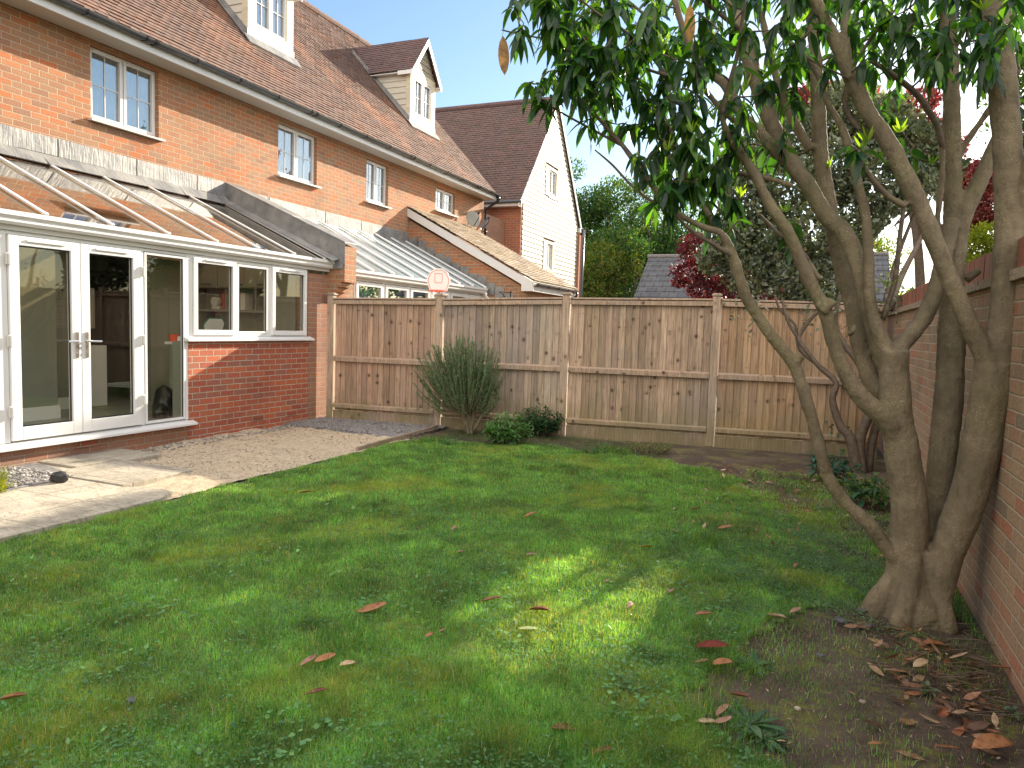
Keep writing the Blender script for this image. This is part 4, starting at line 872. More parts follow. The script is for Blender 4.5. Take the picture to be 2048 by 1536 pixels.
MB().prism([Rp(u, v, 0) for u, v in poly], ny*-.03).build('backboard', M['white'], hp, bevel=.004)
def stroke(pts, w=.007, off=.003, close=True):
    s = MB(); n = len(pts)
    for i in range(n if close else n-1):
        a, b_ = Rp(*pts[i], off), Rp(*pts[(i+1) % n], off); s.bar(a, b_, w, .003, up=ny)
    return s
stroke([(u*.88, v*.88) for u, v in poly]).build('border_line', M['orange'], hp)
stroke([(-.06, -.02), (.06, -.02), (.06, .13), (-.06, .13)]).build('target_square', M['orange'], hp)
n = 20; stroke([(math.cos(6.2832*i/n)*.001, 0) for i in range(3)]).f
rim = MB(); cc = Rp(.0, -.17, .20); pts = [cc+rx*math.cos(6.2832*i/n)*.14+ny*math.sin(6.2832*i/n)*.14 for i in range(n+1)]; rim.tube(pts, .008, 6); rim.tube([Rp(0, -.16, 0), Rp(0, -.17, .07)], .015, 6); rim.build('rim', M['orange'], hp)
net = MB()
for i in range(10):
    a = 6.2832*i/10; b_ = a+.6; net.tube([cc+rx*math.cos(a)*.14+ny*math.sin(a)*.14, cc+rx*math.cos(b_)*.09+ny*math.sin(b_)*.09-rz_*.15], .003, 4); b_ = a-.6; net.tube([cc+rx*math.cos(a)*.14+ny*math.sin(a)*.14, cc+rx*math.cos(b_)*.09+ny*math.sin(b_)*.09-rz_*.15], .003, 4)
net.build('net', M['white'], hp)
MB().tube([Rp(0, -.1, -.04), Rp(0, -.3, -.06), (c0[0]-.1, c0[1]+.15, .1)], .022, 8).build('pole', M['black'], hp); MB().box(c0[0]-.4, c0[1]-.1, 0, c0[0]+.2, c0[1]+.4, .12).build('base', M['black'], hp, bevel=.03)
# crumpled scrap on the patio
sp = W(118, 965, 2, .03); sm = MB(); pts = []
for k in range(40):
    a = random.uniform(0, 6.28); z = random.random(); r_ = .07*(1-.3*z)*random.uniform(.7, 1.2); pts.append((sp[0]+r_*math.cos(a), sp[1]+r_*math.sin(a), .03+z*.10))
bm = bmesh.new(); [bm.verts.new(q) for q in pts]; bmesh.ops.convex_hull(bm, input=bm.verts); me = bpy.data.meshes.new('plastic_scrap'); bm.to_mesh(me); bm.free()
o = link_mesh('plastic_scrap', me, M['black'], None); tag(o, 'crumpled black plastic scrap at the corner of the pebble bed', 'scrap')
# ------------------------------------------------------------------ vegetation builders
def unit(v): return v/(np.linalg.norm(v, axis=-1, keepdims=True)+1e-9)
def leaves(P, D, S, L, Wd, col, droop=.0, fold=.25, seg=4, prof=None):
    """blade shaped leaves: base P, direction D, sideways S, length L, width Wd, colour col (N,3)"""
    n = len(P); D = unit(D); S = unit(S-D*(S*D).sum(-1, keepdims=True)); Nn = np.cross(S, D)
    L = np.broadcast_to(L, n)[:, None]; Wd = np.broadcast_to(Wd, n)[:, None]; droop = np.broadcast_to(droop, n)[:, None]
    V = []
    ts = np.linspace(0, 1, seg+1)
    if prof is None: prof = lambda t: max(.04, math.sin(math.pi*min(1, t**.85*1.0))**.8)
    for t in ts:
        c = P+D*L*t; c = c+np.array([0, 0, -1.])*L*droop*t*t
        w = prof(t)*.5*Wd
        V += [c-S*w+Nn*w*fold, c, c+S*w+Nn*w*fold]
    V = np.stack(V, 1)                                     # n, 3(seg+1), 3
    F = []
    for i in range(seg): a = 3*i; F += [(a, a+1, a+4, a+3), (a+1, a+2, a+5, a+4)]
    F = (np.array(F)[None]+(np.arange(n)*3*(seg+1))[:, None, None]).reshape(-1, 4)
    return V.reshape(-1, 3), F, np.repeat(col, 3*(seg+1), 0)
def rhomb(P, D, S, L, Wd, col, bend=.15):
    n = len(P); D = unit(D); S = unit(S-D*(S*D).sum(-1, keepdims=True)); Nn = np.cross(S, D)
    L = np.broadcast_to(L, n)[:, None]; Wd = np.broadcast_to(Wd, n)[:, None]
    V = np.stack([P, P+D*L*.45-S*Wd/2+Nn*L*bend, P+D*L, P+D*L*.45+S*Wd/2+Nn*L*bend*.5], 1)
    return V.reshape(-1, 3), np.arange(4*n).reshape(n, 4), np.repeat(col, 4, 0)
def rdir(n): return unit(RNG.normal(size=(n, 3)))
def pick(cols, n, jit=.2):
    c = np.array(cols)[RNG.integers(0, len(cols), n)]; return c*RNG.uniform(1-jit, 1+jit, (n, 1))*RNG.uniform(.93, 1.07, (n, 3))
def join(parts):
    V, F, C, b = [], [], [], 0
    for v, f, c in parts: V.append(v); F.append(f+b); C.append(c); b += len(v)
    return np.concatenate(V), np.concatenate(F), np.concatenate(C)
def smooth_path(P, R, k=5):
    """Catmull-Rom through control points"""
    P = np.array(P, float); R = np.array(R, float); n = len(P); o, r = [], []
    for i in range(n-1):
        a, b, c, d = P[max(i-1, 0)], P[i], P[i+1], P[min(i+2, n-1)]
        for j in range(k):
            t = j/k; o.append(.5*((2*b)+(-a+c)*t+(2*a-5*b+4*c-d)*t*t+(-a+3*b-3*c+d)*t**3)); r.append(R[i]+(R[i+1]-R[i])*t)
    o.append(P[-1]); r.append(R[-1]); return np.array(o), np.array(r)
# ------------------------------------------------------------------ the big multi-stemmed tree
TY = 4.25
tree = thing('evergreen_tree', 'large multi-stemmed tree with smooth brown limbs and drooping glossy leaves at the right', 'tree', (.57, TY, 0))
def limb(spec, y0, y1, wide):
    """spec: (px, py, width in photo pixels); y from y0 to y1 along it"""
    n = len(spec); P, R = [], []
    for i, (a, b, w) in enumerate(spec):
        y = y0+(y1-y0)*i/(n-1); p = W(a, b, 1, y); dpt = (p-CO)@CF; P.append(p); R.append(w*dpt/FPX/2*wide*.95)
    return smooth_path(P, R)
LIMBS = [
 # left main stem from the ground
 ([(1826, 1272, 152), (1824, 1245, 140), (1822, 1205, 118), (1818, 1160, 90), (1814, 1110, 76), (1819, 1021, 73), (1806, 917, 68), (1795, 838, 62), (1788, 760, 60), (1790, 700, 54)], 4.25, 4.28, 1),
 # right main stem
 ([(1858, 1268, 84), (1866, 1200, 74), (1888, 1120, 66), (1912, 1060, 70), (1944, 969, 74), (1966, 870, 76), (1982, 790, 78), (1988, 730, 74)], 4.25, 4.3, 1),
 # middle rear stem
 ([(1845, 1240, 90), (1862, 1160, 54), (1871, 1021, 52), (1886, 900, 55), (1900, 760, 56), (1903, 640, 50), (1906, 540, 44), (1922, 440, 40), (1955, 370, 34), (1992, 290, 30), (2030, 200, 26)], 4.4, 4.95, 1),
 # vertical stem out of the middle one
 ([(1902, 560, 40), (1904, 470, 36), (1905, 358, 35), (1904, 256, 34), (1900, 102, 32), (1892, -20, 30), (1880, -160, 26)], 4.75, 4.95, 1),
 # low left arm
 ([(1795, 1118, 34), (1765, 1085, 30), (1741, 1052, 29), (1683, 995, 27), (1652, 943, 27), (1636, 880, 26), (1621, 828, 26), (1602, 765, 26), (1584, 722, 26), (1543, 672, 25), (1511, 625, 24), (1491, 590, 24), (1475, 542, 24), (1461, 500, 22), (1441, 466, 17), (1409, 455, 14), (1368, 435, 14), (1333, 409, 14), (1307, 374, 14), (1276, 333, 13), (1246, 292, 11), (1205, 246, 9), (1169, 205, 7), (1143, 179, 5)], 4.22, 3.75, 1),
 # second left limb
 ([(1792, 868, 50), (1772, 838, 46), (1725, 797, 38), (1690, 745, 32), (1664, 672, 30), (1650, 620, 29), (1625, 575, 28), (1604, 527, 27), (1573, 460, 26), (1540, 410, 24), (1507, 345, 22), (1478, 302, 20), (1452, 261, 15), (1445, 220, 12), (1460, 164, 10), (1476, 102, 9), (1490, 0, 8), (1495, -80, 6)], 4.25, 3.85, 1),
 # fork: slim central one
 ([(1788, 730, 46), (1768, 690, 34), (1742, 614, 24), (1737, 512, 22), (1732, 435, 21), (1716, 368, 20), (1701, 307, 19), (1682, 250, 16), (1655, 205, 13), (1640, 160, 10), (1610, 110, 8)], 4.3, 4.2, 1),
 # tall straight one behind
 ([(1775, 800, 50), (1745, 765, 40), (1722, 700, 34), (1705, 614, 33), (1683, 537, 31), (1662, 435, 31), (1641, 307, 32), (1636, 205, 30), (1632, 128, 26), (1622, 30, 23), (1612, -80, 20)], 4.35, 4.85, 1),
 # broad diagonal
 ([(1790, 760, 46), (1757, 691, 38), (1737, 614, 36), (1716, 527, 36), (1688, 465, 36), (1652, 432, 35), (1614, 368, 34), (1575, 322, 32), (1517, 266, 25), (1481, 225, 23), (1450, 169, 22), (1409, 138, 19), (1379, 87, 17), (1358, 31, 15), (1340, -40, 12)], 4.32, 4.5, 1),
 # parallel diagonal
 ([(1595, 342, 32), (1565, 290, 33), (1532, 220, 34), (1508, 150, 33), (1488, 80, 31), (1462, 0, 28), (1435, -90, 24)], 4.45, 4.9, 1),
 ([(1622, 300, 22), (1588, 245, 20), (1560, 180, 18), (1540, 100, 17), (1520, 20, 15), (1500, -60, 12)], 4.6, 4.7, 1),
 # right arm from fork
 ([(1790, 720, 50), (1800, 692, 38), (1839, 648, 35), (1868, 590, 34), (1886, 520, 32), (1905, 440, 30)], 4.3, 4.7, 1),
 # right stem, left fork
 ([(1985, 760, 60), (1972, 712, 46), (1942, 655, 38), (1901, 563, 37), (1870, 486, 36), (1839, 409, 36), (1808, 348, 38), (1778, 287, 35), (1737, 225, 33), (1706, 164, 31), (1675, 92, 28), (1640, 20, 25), (1600, -60, 22)], 4.3, 4.1, 1),
 ([(1700, 160, 22), (1690, 60, 20), (1700, -40, 18)], 4.12, 4.2, 1),
 # right stem, main
 ([(1990, 780, 74), (2000, 720, 68), (2012, 620, 62), (2018, 500, 58), (2020, 400, 58), (2012, 250, 56), (2000, 120, 54), (1992, 0, 50), (1988, -120, 42)], 4.3, 4.4, 1),
 ([(2022, 470, 30), (2050, 380, 34), (2080, 250, 32), (2100, 100, 28)], 4.35, 4.2, 1),
 # finer branches
 ([(1585, 372, 14), (1530, 355, 12), (1460, 343, 12), (1399, 326, 11), (1360, 300, 9), (1320, 278, 7), (1280, 250, 5)], 4.3, 3.9, 1),
 ([(1455, 478, 14), (1432, 455, 15), (1405, 410, 14), (1379, 368, 13), (1358, 307, 12), (1335, 250, 10), (1310, 200, 8), (1270, 150, 6)], 4.0, 4.1, 1),
 ([(1480, 250, 14), (1445, 222, 13), (1400, 170, 12), (1368, 159, 9), (1307, 143, 7), (1230, 113, 6), (1169, 82, 5), (1095, 78, 4), (1030, 66, 4), (1004, 60, 3)], 4.3, 3.65, 1),
 ([(1465, 512, 12), (1430, 490, 10), (1395, 470, 10), (1370, 450, 8), (1352, 430, 6)], 3.95, 3.7, 1),
 ([(1640, 560, 13), (1600, 500, 12), (1560, 470, 9), (1520, 430, 6)], 4.2, 4.4, 1),
 ([(1812, 412, 16), (1780, 395, 13), (1750, 365, 12), (1728, 335, 11), (1715, 300, 8)], 4.2, 4.0, 1),
 ([(1745, 710, 15), (1765, 640, 12), (1790, 560, 11), (1800, 470, 10), (1810, 400, 7)], 4.4, 4.6, 1),
 ([(1870, 480, 14), (1885, 300, 12), (1850, 210, 14), (1800, 160, 12), (1740, 120, 9)], 4.7, 4.5, 1),
 ([(1900, 330, 16), (1950, 260, 15), (2000, 190, 12), (2040, 140, 9)], 4.9, 4.8, 1),
 ([(1720, 260, 12), (1690, 215, 12), (1700, 150, 9), (1740, 80, 8), (1790, 20, 6)], 4.2, 4.1, 1),
 ([(1350, 180, 10), (1310, 120, 9), (1260, 70, 7), (1200, 30, 5), (1150, -10, 4)], 4.1, 3.7, 1),
 ([(1410, 140, 10), (1360, 90, 8), (1290, 30, 7), (1230, -20, 5)], 4.5, 4.7, 1),
 ([(1246, 292, 8), (1190, 262, 6), (1140, 235, 5), (1105, 215, 4), (1080, 200, 3)], 3.85, 3.6, 1),
 ([(1333, 409, 8), (1300, 400, 7), (1262, 370, 6), (1225, 330, 5), (1190, 300, 3)], 3.8, 4.0, 1),
 ([(1480, 60, 10), (1430, 20, 9), (1370, -30, 7)], 4.4, 4.1, 1),
]
tb = MB(); NODES = []; NRAD = []; FINE = []
for spec, y0, y1, wd in LIMBS:
    P, R = limb(spec, y0, y1, wd)
    thin = [i for i in range(len(P)) if R[i] < .016]
    if len(thin) > 1: FINE.append((P[thin[0]:], R[thin[0]:]))
    seg = 14 if spec[0][2] > 24 else 8
    tb.tube(P, R*np.array([1+.022*math.sin(i*.9+P[0][0]*9) for i in range(len(P))]), seg)
    for p, r in zip(P, R):
        if p[2] > 1.6: NODES.append(p); NRAD.append(r)
# root flare and stubs
gz = float(hgt(.57, TY))
for a, ln, r in ((3.3, .10, .11), (4.2, .03, .10), (5.9, .04, .09)):
    c = np.array((.57, TY, gz)); d = np.array((math.cos(a), math.sin(a), 0)); r *= .6; tb.tube([c+d*.04+(0, 0, .34), c+d*(.08+ln*.25)+(0, 0, .18), c+d*(.10+ln*.7)+(0, 0, .05), c+d*(.12+ln)+(0, 0, -.06)], [.04, r*.8, r, r], 10)
for (px, py, y, dx, dy, r) in ((1640, 621, 4.1, 26, -20, 12), (1930, 560, 4.8, 30, -20, 9), (1592, 722, 4.05, 12, -12, 10), (1700, 660, 4.2, 8, 4, 12), (1650, 500, 4.7, 20, 6, 8)):
    a = W(px, py, 1, y); b_ = W(px+dx, py+dy, 1, y); tb.tube([a, (a+b_)/2, b_], [r*1.3*3.8/FPX, r*3.8/FPX, r*.9*3.8/FPX], 8)
tk = tb.build('trunk', M['bark'], tree, smooth=True)
rm = tk.modifiers.new('blend', 'REMESH'); rm.mode = 'VOXEL'; rm.voxel_size = .0085; rm.use_smooth_shade = True
sm_ = tk.modifiers.new('soften', 'SMOOTH'); sm_.factor = .5; sm_.iterations = 7
tx = bpy.data.textures.new('bark_lumps', 'CLOUDS'); tx.noise_scale = .09
dm = tk.modifiers.new('lumps', 'DISPLACE'); dm.texture = tx; dm.strength = .010; dm.mid_level = .5
tx2 = bpy.data.textures.new('bark_grain', 'CLOUDS'); tx2.noise_scale = .028; tx2.noise_depth = 3
dm2 = tk.modifiers.new('grain', 'DISPLACE'); dm2.texture = tx2; dm2.strength = .006; dm2.mid_level = .5
# leaf clusters: places (photo x, y, spread x, spread y, count, y-range)
CL = []
def region(poly, n, ya, yb):
    poly = np.array(poly, float); lo, hi = poly.min(0), poly.max(0); k = 0
    while k < n:
        p = RNG.uniform(lo, hi)
        if in_poly(p[0:1], p[1:2], poly)[0]: CL.append(W(p[0], p[1], 1, RNG.uniform(ya, yb))); k += 1
region([(1050, -60), (1062, 60), (1110, 130), (1150, 210), (1230, 330), (1330, 380), (1440, 360), (1500, 290), (1540, 180), (1560, 60), (1560, -60)], 132, 3.5, 4.7)
region([(1060, -40), (1090, 60), (1160, 140), (1250, 230), (1340, 250), (1430, 180), (1450, -40)], 48, 3.5, 4.3)
region([(1190, 200), (1270, 345), (1370, 405), (1455, 400), (1475, 300), (1380, 220)], 18, 3.6, 4.3)
region([(1560, -60), (1550, 120), (1620, 150), (1720, 120), (1800, 100), (1900, 140), (2048, 130), (2048, -60)], 135, 3.7, 5.3)
region([(1450, 280), (1480, 330), (1560, 330), (1640, 240), (1600, 160)], 10, 4.3, 5.0)
region([(1700, 130), (1740, 300), (1850, 320), (1960, 240), (2040, 230), (2040, 120)], 13, 4.6, 5.4)
region([(1395, 420), (1440, 430), (1500, 470), (1480, 400)], 4, 3.8, 4.2)
region([(1025, -20), (1045, 70), (1090, 190), (1160, 220), (1190, 60), (1150, -40)], 24, 3.5, 4.1)
for q in ((1038, 66, 3.65), (1152, 112, 3.62), (1110, 30, 3.65), (1075, 168, 3.6), (1105, 195, 3.6), (1060, 165, 3.6), (1150, 190, 3.7), (1345, 395, 3.75), (1360, 415, 3.8), (1310, 380, 3.8), (1700, 290, 4.0), (1590, 440, 4.25), (1420, 330, 3.9)): CL.append(W(q[0], q[1], 1, q[2]))
nvis = len(CL)
# crown above and beside the picture
for k in range(110):
    a = RNG.uniform(0, 6.28); r = math.sqrt(RNG.uniform(0, 1)); z = RNG.uniform(3.3, 5.6); s = 1-max(0, (z-4.4))*.55
    p = np.array((.35+2.0*r*s*math.cos(a), 4.5+1.7*r*s*math.sin(a), z))
    d = p-CO; dp_ = d@CF
    if dp_ > .5:
        px = 1024+FPX*(d@CR)/dp_; py = 768-FPX*(d@CU)/dp_
        if -20 < px < 2070 and py > -50: continue
    if p[1] < 2.6: continue
    CL.append(p)
# twigs
order = sorted(range(len(CL)), key=lambda i: min(np.linalg.norm(np.array(NODES)-CL[i], axis=1)))
tw = MB()
for P, R in FINE: tw.tube(P, R*.97, 6)
node = [n_ for n_ in NODES]; nr = [r_ for r_ in NRAD]; tips = []
for i in order:
    c = CL[i]; A = np.array(node); d = np.linalg.norm(A-c, axis=1)+.35*np.maximum(0, A[:, 2]-c[2]+.05); j = int(d.argmin()); a = A[j]
    L = np.linalg.norm(c-a); 
    if L < .04: tips.append((c, np.array((0, 0, 1.)))); continue
    mid = (a+c)/2+RNG.normal(size=3)*L*.07+np.array((0, 0, -.04*L if c[2] > a[2] else .12*L))
    P, R = smooth_path([a, mid, c], [min(nr[j]*.7, .004+.009*min(L, 1)), .0045+.004*min(L, 1), .0035], 4)
    tw.tube(P, R, 5)
    for p, r in list(zip(P, R))[1:]: node.append(p); nr.append(r)
    tips.append((c, unit(c-mid)))
tw.build('twigs', M['twig'], tree, smooth=True, recalc=False)
lp = []; GREENS = [(.030, .080, .030), (.045, .115, .032), (.022, .062, .034), (.065, .14, .032), (.030, .075, .048), (.02, .055, .03)]
def leafprof(t): return max(.05, math.sin(math.pi*t**.95)**.62)
for k, (c, dr) in enumerate(tips):
    n = random.randint(5, 10); a0 = random.random()*6.28
    a = a0+np.arange(n)*2.4; el = RNG.uniform(-1.4, -.05, n)
    D = np.stack([np.cos(a)*np.cos(el), np.sin(a)*np.cos(el), np.sin(el)], 1)+dr*.25
    S = np.cross(D, np.array([0, 0, 1.]))+RNG.normal(size=(n, 3))*.25
    P = c+RNG.normal(size=(n, 3))*.008-dr*RNG.uniform(0, .09, (n, 1))
    lp.append(leaves(P, D, S, RNG.uniform(.065, .130, n), RNG.uniform(.029, .045, n), pick(GREENS, n), RNG.uniform(.15, .8, n), .3, 5, leafprof))
V, F, C = join(lp); mesh_np('foliage', V, F, M['leaf_big'], tree, C, True)
# pale new shoots, upright
lp = []; shoots = []
for (px, py, y) in ((1378, 285, 3.85), (1390, 262, 3.9), (1572, 425, 4.2), (1735, 285, 4.05), (1725, 300, 4.05), (1800, 265, 4.6), (1480, 395, 4.1), (1838, 30, 4.6), (1600, 45, 4.2), (1260, 150, 3.8), (1320, 120, 4.0), (1545, 120, 4.3), (1640, 60, 4.1), (1775, 575, 4.45), (1860, 330, 4.8), (1960, 120, 4.8), (1430, 90, 4.1), (1200, 60, 3.9), (1500, 330, 4.4), (1655, 340, 4.6)): shoots.append(W(px, py, 1, y))
for c, dr in tips[::7]: shoots.append(c+np.array((0, 0, .03)))
for c in shoots:
    n = 7; a = RNG.uniform(0, 6.28, n); el = RNG.uniform(.7, 1.4, n); D = np.stack([np.cos(a)*np.cos(el), np.sin(a)*np.cos(el), np.sin(el)], 1)
    lp.append(leaves(np.repeat(c[None], n, 0), D, rdir(n), RNG.uniform(.05, .10, n), RNG.uniform(.010, .018, n), pick([(.16, .26, .045), (.22, .30, .05), (.13, .24, .05)], n), .05, .3, 3))
V, F, C = join(lp); mesh_np('new_shoots', V, F, M['leaf_big'], tree, C, True)
# two withered leaves still hanging
for (px, py, y, L, col) in ((1006, 72, 3.62, .20, (.30, .17, .05)), (1380, 8, 4.0, .20, (.42, .22, .04)), (1388, 322, 3.9, .08, (.35, .2, .08))):
    p = W(px, py, 1, y); v, f, c = leaves(p[None], np.array([[.06, .05, -1.]]), np.array([[.85, .5, 0]]), L, L*.30, np.array([col]), 0, .2, 7, leafprof)
    o = mesh_np('withered_leaf', v, f, M['dry'], tree, c, True)
# ------------------------------------------------------------------ generic leafy tree
SUNV = np.array(SUN)
GAPS = [np.array([W(a, b, 2, 0)[:2] for a, b in g]) for g in (((960, 1260), (1020, 1125), (1190, 1105), (1352, 1150), (1340, 1290), (1220, 1312), (1090, 1335), (960, 1312)), ((170, 1465), (230, 1445), (345, 1415), (335, 1440), (215, 1490)), ((430, 1215), (520, 1180), (640, 1165), (600, 1215), (480, 1240)), ((1090, 1536), (1160, 1480), (1260, 1470), (1200, 1536)), ((-60, 945), (110, 925), (250, 950), (345, 985), (200, 1000), (100, 1035), (0, 1065), (-60, 1080)))]
def sun_gap(P):
    G = P-SUNV*((P[:, 2]-.03)/SUNV[2])[:, None]; x, y = G[:, 0], G[:, 1]; k = np.ones(len(P), bool); f = fbm(x, y, 4.2, 77, 3)
    e = .22*fbm(x, y, 2.1, 78, 2)
    for i, g in enumerate(GAPS): k &= ~(in_poly(x+e, y+e*.5, g) & (f > (-.05 if i in (1, 2, 3) else -.42)) & (RNG.random(len(P)) < (1 if i in (0, 4) else .85)))
    return k
def leafy(name, label, cat, base, trunks, clumps, nleaf, lsize, cols, mat, stemr=.05, group=None, up=.2, stemmat='twig', shell=.55, twigs=True, wl=.6):
    """clumps: (centre, radii) ellipsoids; leaves near their surfaces, gaps between"""
    t = thing(name, label, cat, tuple(base), group); tb = MB(); vol = np.array([c[1][0]*c[1][1]+c[1][0]*c[1][2] for c in clumps]); pr = vol/vol.sum()
    for P, r in trunks:
        Q, R = smooth_path(P, [r*(1-.6*i/(len(P)-1)) for i in range(len(P))], 4); tb.tube(Q, R, 8)
    ends = [np.array(P[-1]) for P, r in trunks]+[np.array(P[len(P)//2]) for P, r in trunks]
    for c, r in clumps:
        c = np.array(c); e = min(ends, key=lambda q: np.linalg.norm(q-c)); m_ = (e+c)/2+RNG.normal(size=3)*.08*np.linalg.norm(c-e)
        Q, R = smooth_path([e, m_, c], [stemr*.6, stemr*.4, stemr*.2], 3); tb.tube(Q, R, 5)
        if twigs:
            for _ in range(3):
                q = c+rdir(1)[0]*np.array(r)*.8; tb.tube([c, (c+q)/2+RNG.normal(size=3)*.03, q], [stemr*.18, stemr*.12, stemr*.06], 4)
    tb.build('trunk', M[stemmat], t, smooth=True, recalc=False)
    k = RNG.choice(len(clumps), nleaf, p=pr); cc = np.array([c[0] for c in clumps])[k]; rr = np.array([c[1] for c in clumps])[k]
    u = rdir(nleaf); rad = RNG.uniform(shell, 1.0, (nleaf, 1))**.7; lump = 1+.22*np.sin(u[:, :1]*7+k[:, None])*np.cos(u[:, 1:2]*6+k[:, None]*2)
    P = cc+u*rr*rad*lump; D = unit(u*.6+rdir(nleaf)*.8+np.array((0, 0, up))); 
    kp = sun_gap(P) & sun_gap(P+D*lsize); P = P[kp]; D = D[kp]; nleaf = len(P)
    v, f, c = rhomb(P, D, rdir(nleaf), RNG.uniform(lsize*.6, lsize*1.3, nleaf), RNG.uniform(lsize*.6, lsize*1.3, nleaf)*wl, pick(cols, nleaf, .3))
    mesh_np('crown', v, f, M[mat], t, c); return t
# silvery bush behind the fence
bc = []
for (px, py, y, r) in ((1480, 330, 10.6, .38), (1530, 290, 10.7, .38), (1600, 270, 10.8, .42), (1680, 240, 10.9, .45), (1760, 250, 10.9, .45), (1830, 300, 10.9, .45), (1500, 410, 10.5, .42), (1580, 380, 10.5, .48), (1670, 350, 10.6, .5), (1760, 360, 10.6, .5), (1840, 400, 10.7, .42), (1470, 480, 10.4, .36), (1540, 480, 10.4, .42), (1620, 470, 10.4, .46), (1710, 470, 10.5, .40), (1790, 450, 10.5, .34), (1430, 520, 10.4, .24), (1500, 550, 10.35, .34), (1590, 560, 10.35, .36), (1670, 560, 10.4, .30), (1620, 590, 10.3, .25), (1870, 340, 11.1, .35), (1700, 200, 11.2, .35)):
    p = W(px, py, 1, y); bc.append((p, (r, r*.8, r*.85)))
B0_ = np.array((.35, 10.6, 0)); tr = []
for k in range(7):
    e = bc[RNG.integers(0, len(bc))][0]; s = B0_+(RNG.uniform(-.3, .3), RNG.uniform(-.2, .2), 0); tr.append(([s, s+(RNG.uniform(-.3, .3), 0, 1.2), (s+e)/2+(0, 0, .6), e], .045))
leafy('silvery_bush', 'large bush with grey green silvery leaves behind the right end of the fence', 'bush', B0_, tr, bc, 32000, .08, [(.18, .21, .165), (.27, .30, .24), (.13, .17, .12), (.22, .23, .13), (.09, .12, .08)], 'leaf_grey', .05, shell=.5)
# dark bare-legged stems inside the garden against the fence
st = thing('bare_stemmed_shrub', 'leggy shrub with twisted bare stems against the last fence panel behind the big tree', 'shrub', tuple(W(1720, 950, 2, 0)))
sb = MB()
for spec, y0, y1 in (([(1718, 955, 34), (1702, 880, 24), (1680, 850, 20), (1665, 800, 16), (1672, 765, 14), (1640, 735, 12), (1612, 700, 11), (1598, 675, 10), (1620, 640, 9), (1650, 610, 8)], 9.0, 9.5), ([(1725, 950, 26), (1720, 880, 24), (1745, 800, 22), (1720, 730, 18), (1690, 690, 14), (1670, 640, 12), (1690, 560, 10)], 9.0, 9.6),
        ([(1735, 950, 20), (1750, 860, 20), (1790, 780, 18), (1810, 660, 16), (1800, 600, 12)], 9.1, 9.7), ([(1672, 765, 10), (1650, 740, 9), (1600, 700, 8), (1590, 650, 7), (1560, 620, 6), (1550, 590, 5)], 9.4, 9.6), ([(1780, 620, 16), (1800, 560, 15), (1830, 500, 12), (1850, 460, 8)], 9.7, 10.2), ([(1598, 680, 9), (1575, 640, 8), (1565, 600, 6)], 9.45, 9.55), ([(1745, 800, 14), (1790, 700, 14), (1830, 640, 12), (1880, 600, 10)], 9.3, 9.5)):
    P, R = limb(spec, y0, y1, .85); sb.tube(P, R, 8)
for k in range(26):
    p = W(RNG.uniform(1560, 1800), RNG.uniform(560, 660), 1, RNG.uniform(9.4, 9.7)); q = p+RNG.normal(size=3)*(.16, .05, .16); sb.tube([p, (p+q)/2+RNG.normal(size=3)*.02, q], [.006, .005, .003], 5)
sb.build('stems', M['twig'], st, smooth=True, recalc=False)
pts = np.concatenate([W(px, py, 1, 9.4)[None]+RNG.normal(size=(n, 3))*(s, .05, s) for px, py, n, s in ((1660, 850, 16, .06), (1690, 860, 14, .05), (1500, 610, 60, .14), (1640, 600, 90, .18), (1780, 590, 90, .16))])
v, f, c = rhomb(pts, rdir(len(pts))+(0, 0, -.3), rdir(len(pts)), RNG.uniform(.05, .08, len(pts)), RNG.uniform(.03, .045, len(pts)), pick([(.25, .28, .24), (.18, .21, .16)], len(pts))); mesh_np('foliage', v, f, M['leaf_grey'], st, c)
# red maples
def blob(list_, y, rs): 
    o = []
    for px, py, r in list_: p = W(px, py, 1, y+RNG.uniform(-.3, .3)); o.append((p, (r*rs, r*rs, r*rs*.55)))
    return o
mc_ = blob([(1400, 500, .4), (1385, 545, .35), (1440, 545, .4), (1470, 580, .35), (1410, 580, .3), (1500, 560, .35), (1390, 478, .16), (1540, 590, .3), (1360, 565, .15)], 12.2, .95)
leafy('red_maple', 'small dark red maple in front of the slate roof beyond the fence', 'tree', (-1.6, 12.3, 0), [([(-1.6, 12.3, 0), (-1.55, 12.3, 1.2), (-1.7, 12.3, 2.3)], .06)], mc_, 9000, .055, [(.12, .025, .035), (.08, .02, .03), (.22, .035, .04), (.10, .022, .035)], 'leaf_red', .035, group=None)
mc_ = blob([(1590, 215, .5), (1640, 200, .5), (1500, 300, .4), (1700, 210, .5), (1760, 230, .5), (1820, 260, .5), (1870, 300, .45), (1930, 380, .45), (1960, 350, .4), (1980, 420, .4), (1890, 350, .4), (1560, 260, .4), (1950, 440, .35), (1905, 470, .3), (1840, 200, .3), (2010, 360, .4), (1720, 260, .4), (1660, 250, .4)], 19.0, 1.35)
leafy('tall_red_maple', 'taller red maple rising behind the silvery bush', 'tree', (2.3, 19, 0), [([(2.3, 19, 0), (2.2, 19, 2.4), (1.9, 19, 4.4), (1.2, 19, 6.0)], .14), ([(2.2, 19, 2.4), (3.2, 19, 4.2), (3.6, 19, 5.2)], .09)], mc_, 30000, .10, [(.30, .08, .09), (.22, .06, .06), (.34, .14, .11), (.18, .05, .055)], 'leaf_red', .04)
mc_ = blob([(1965, 500, .5), (1990, 470, .5), (1950, 530, .35), (2010, 520, .5), (1925, 520, .3)], 17, .9)
leafy('yellow_green_tree', 'small bright yellow green tree above the garden wall', 'tree', (3.4, 17, 0), [([(3.4, 17, 0), (3.4, 17, 1.6), (3.3, 17, 2.6)], .07)], mc_, 5000, .08, [(.30, .33, .05), (.22, .30, .05)], 'leaf_far', .04)
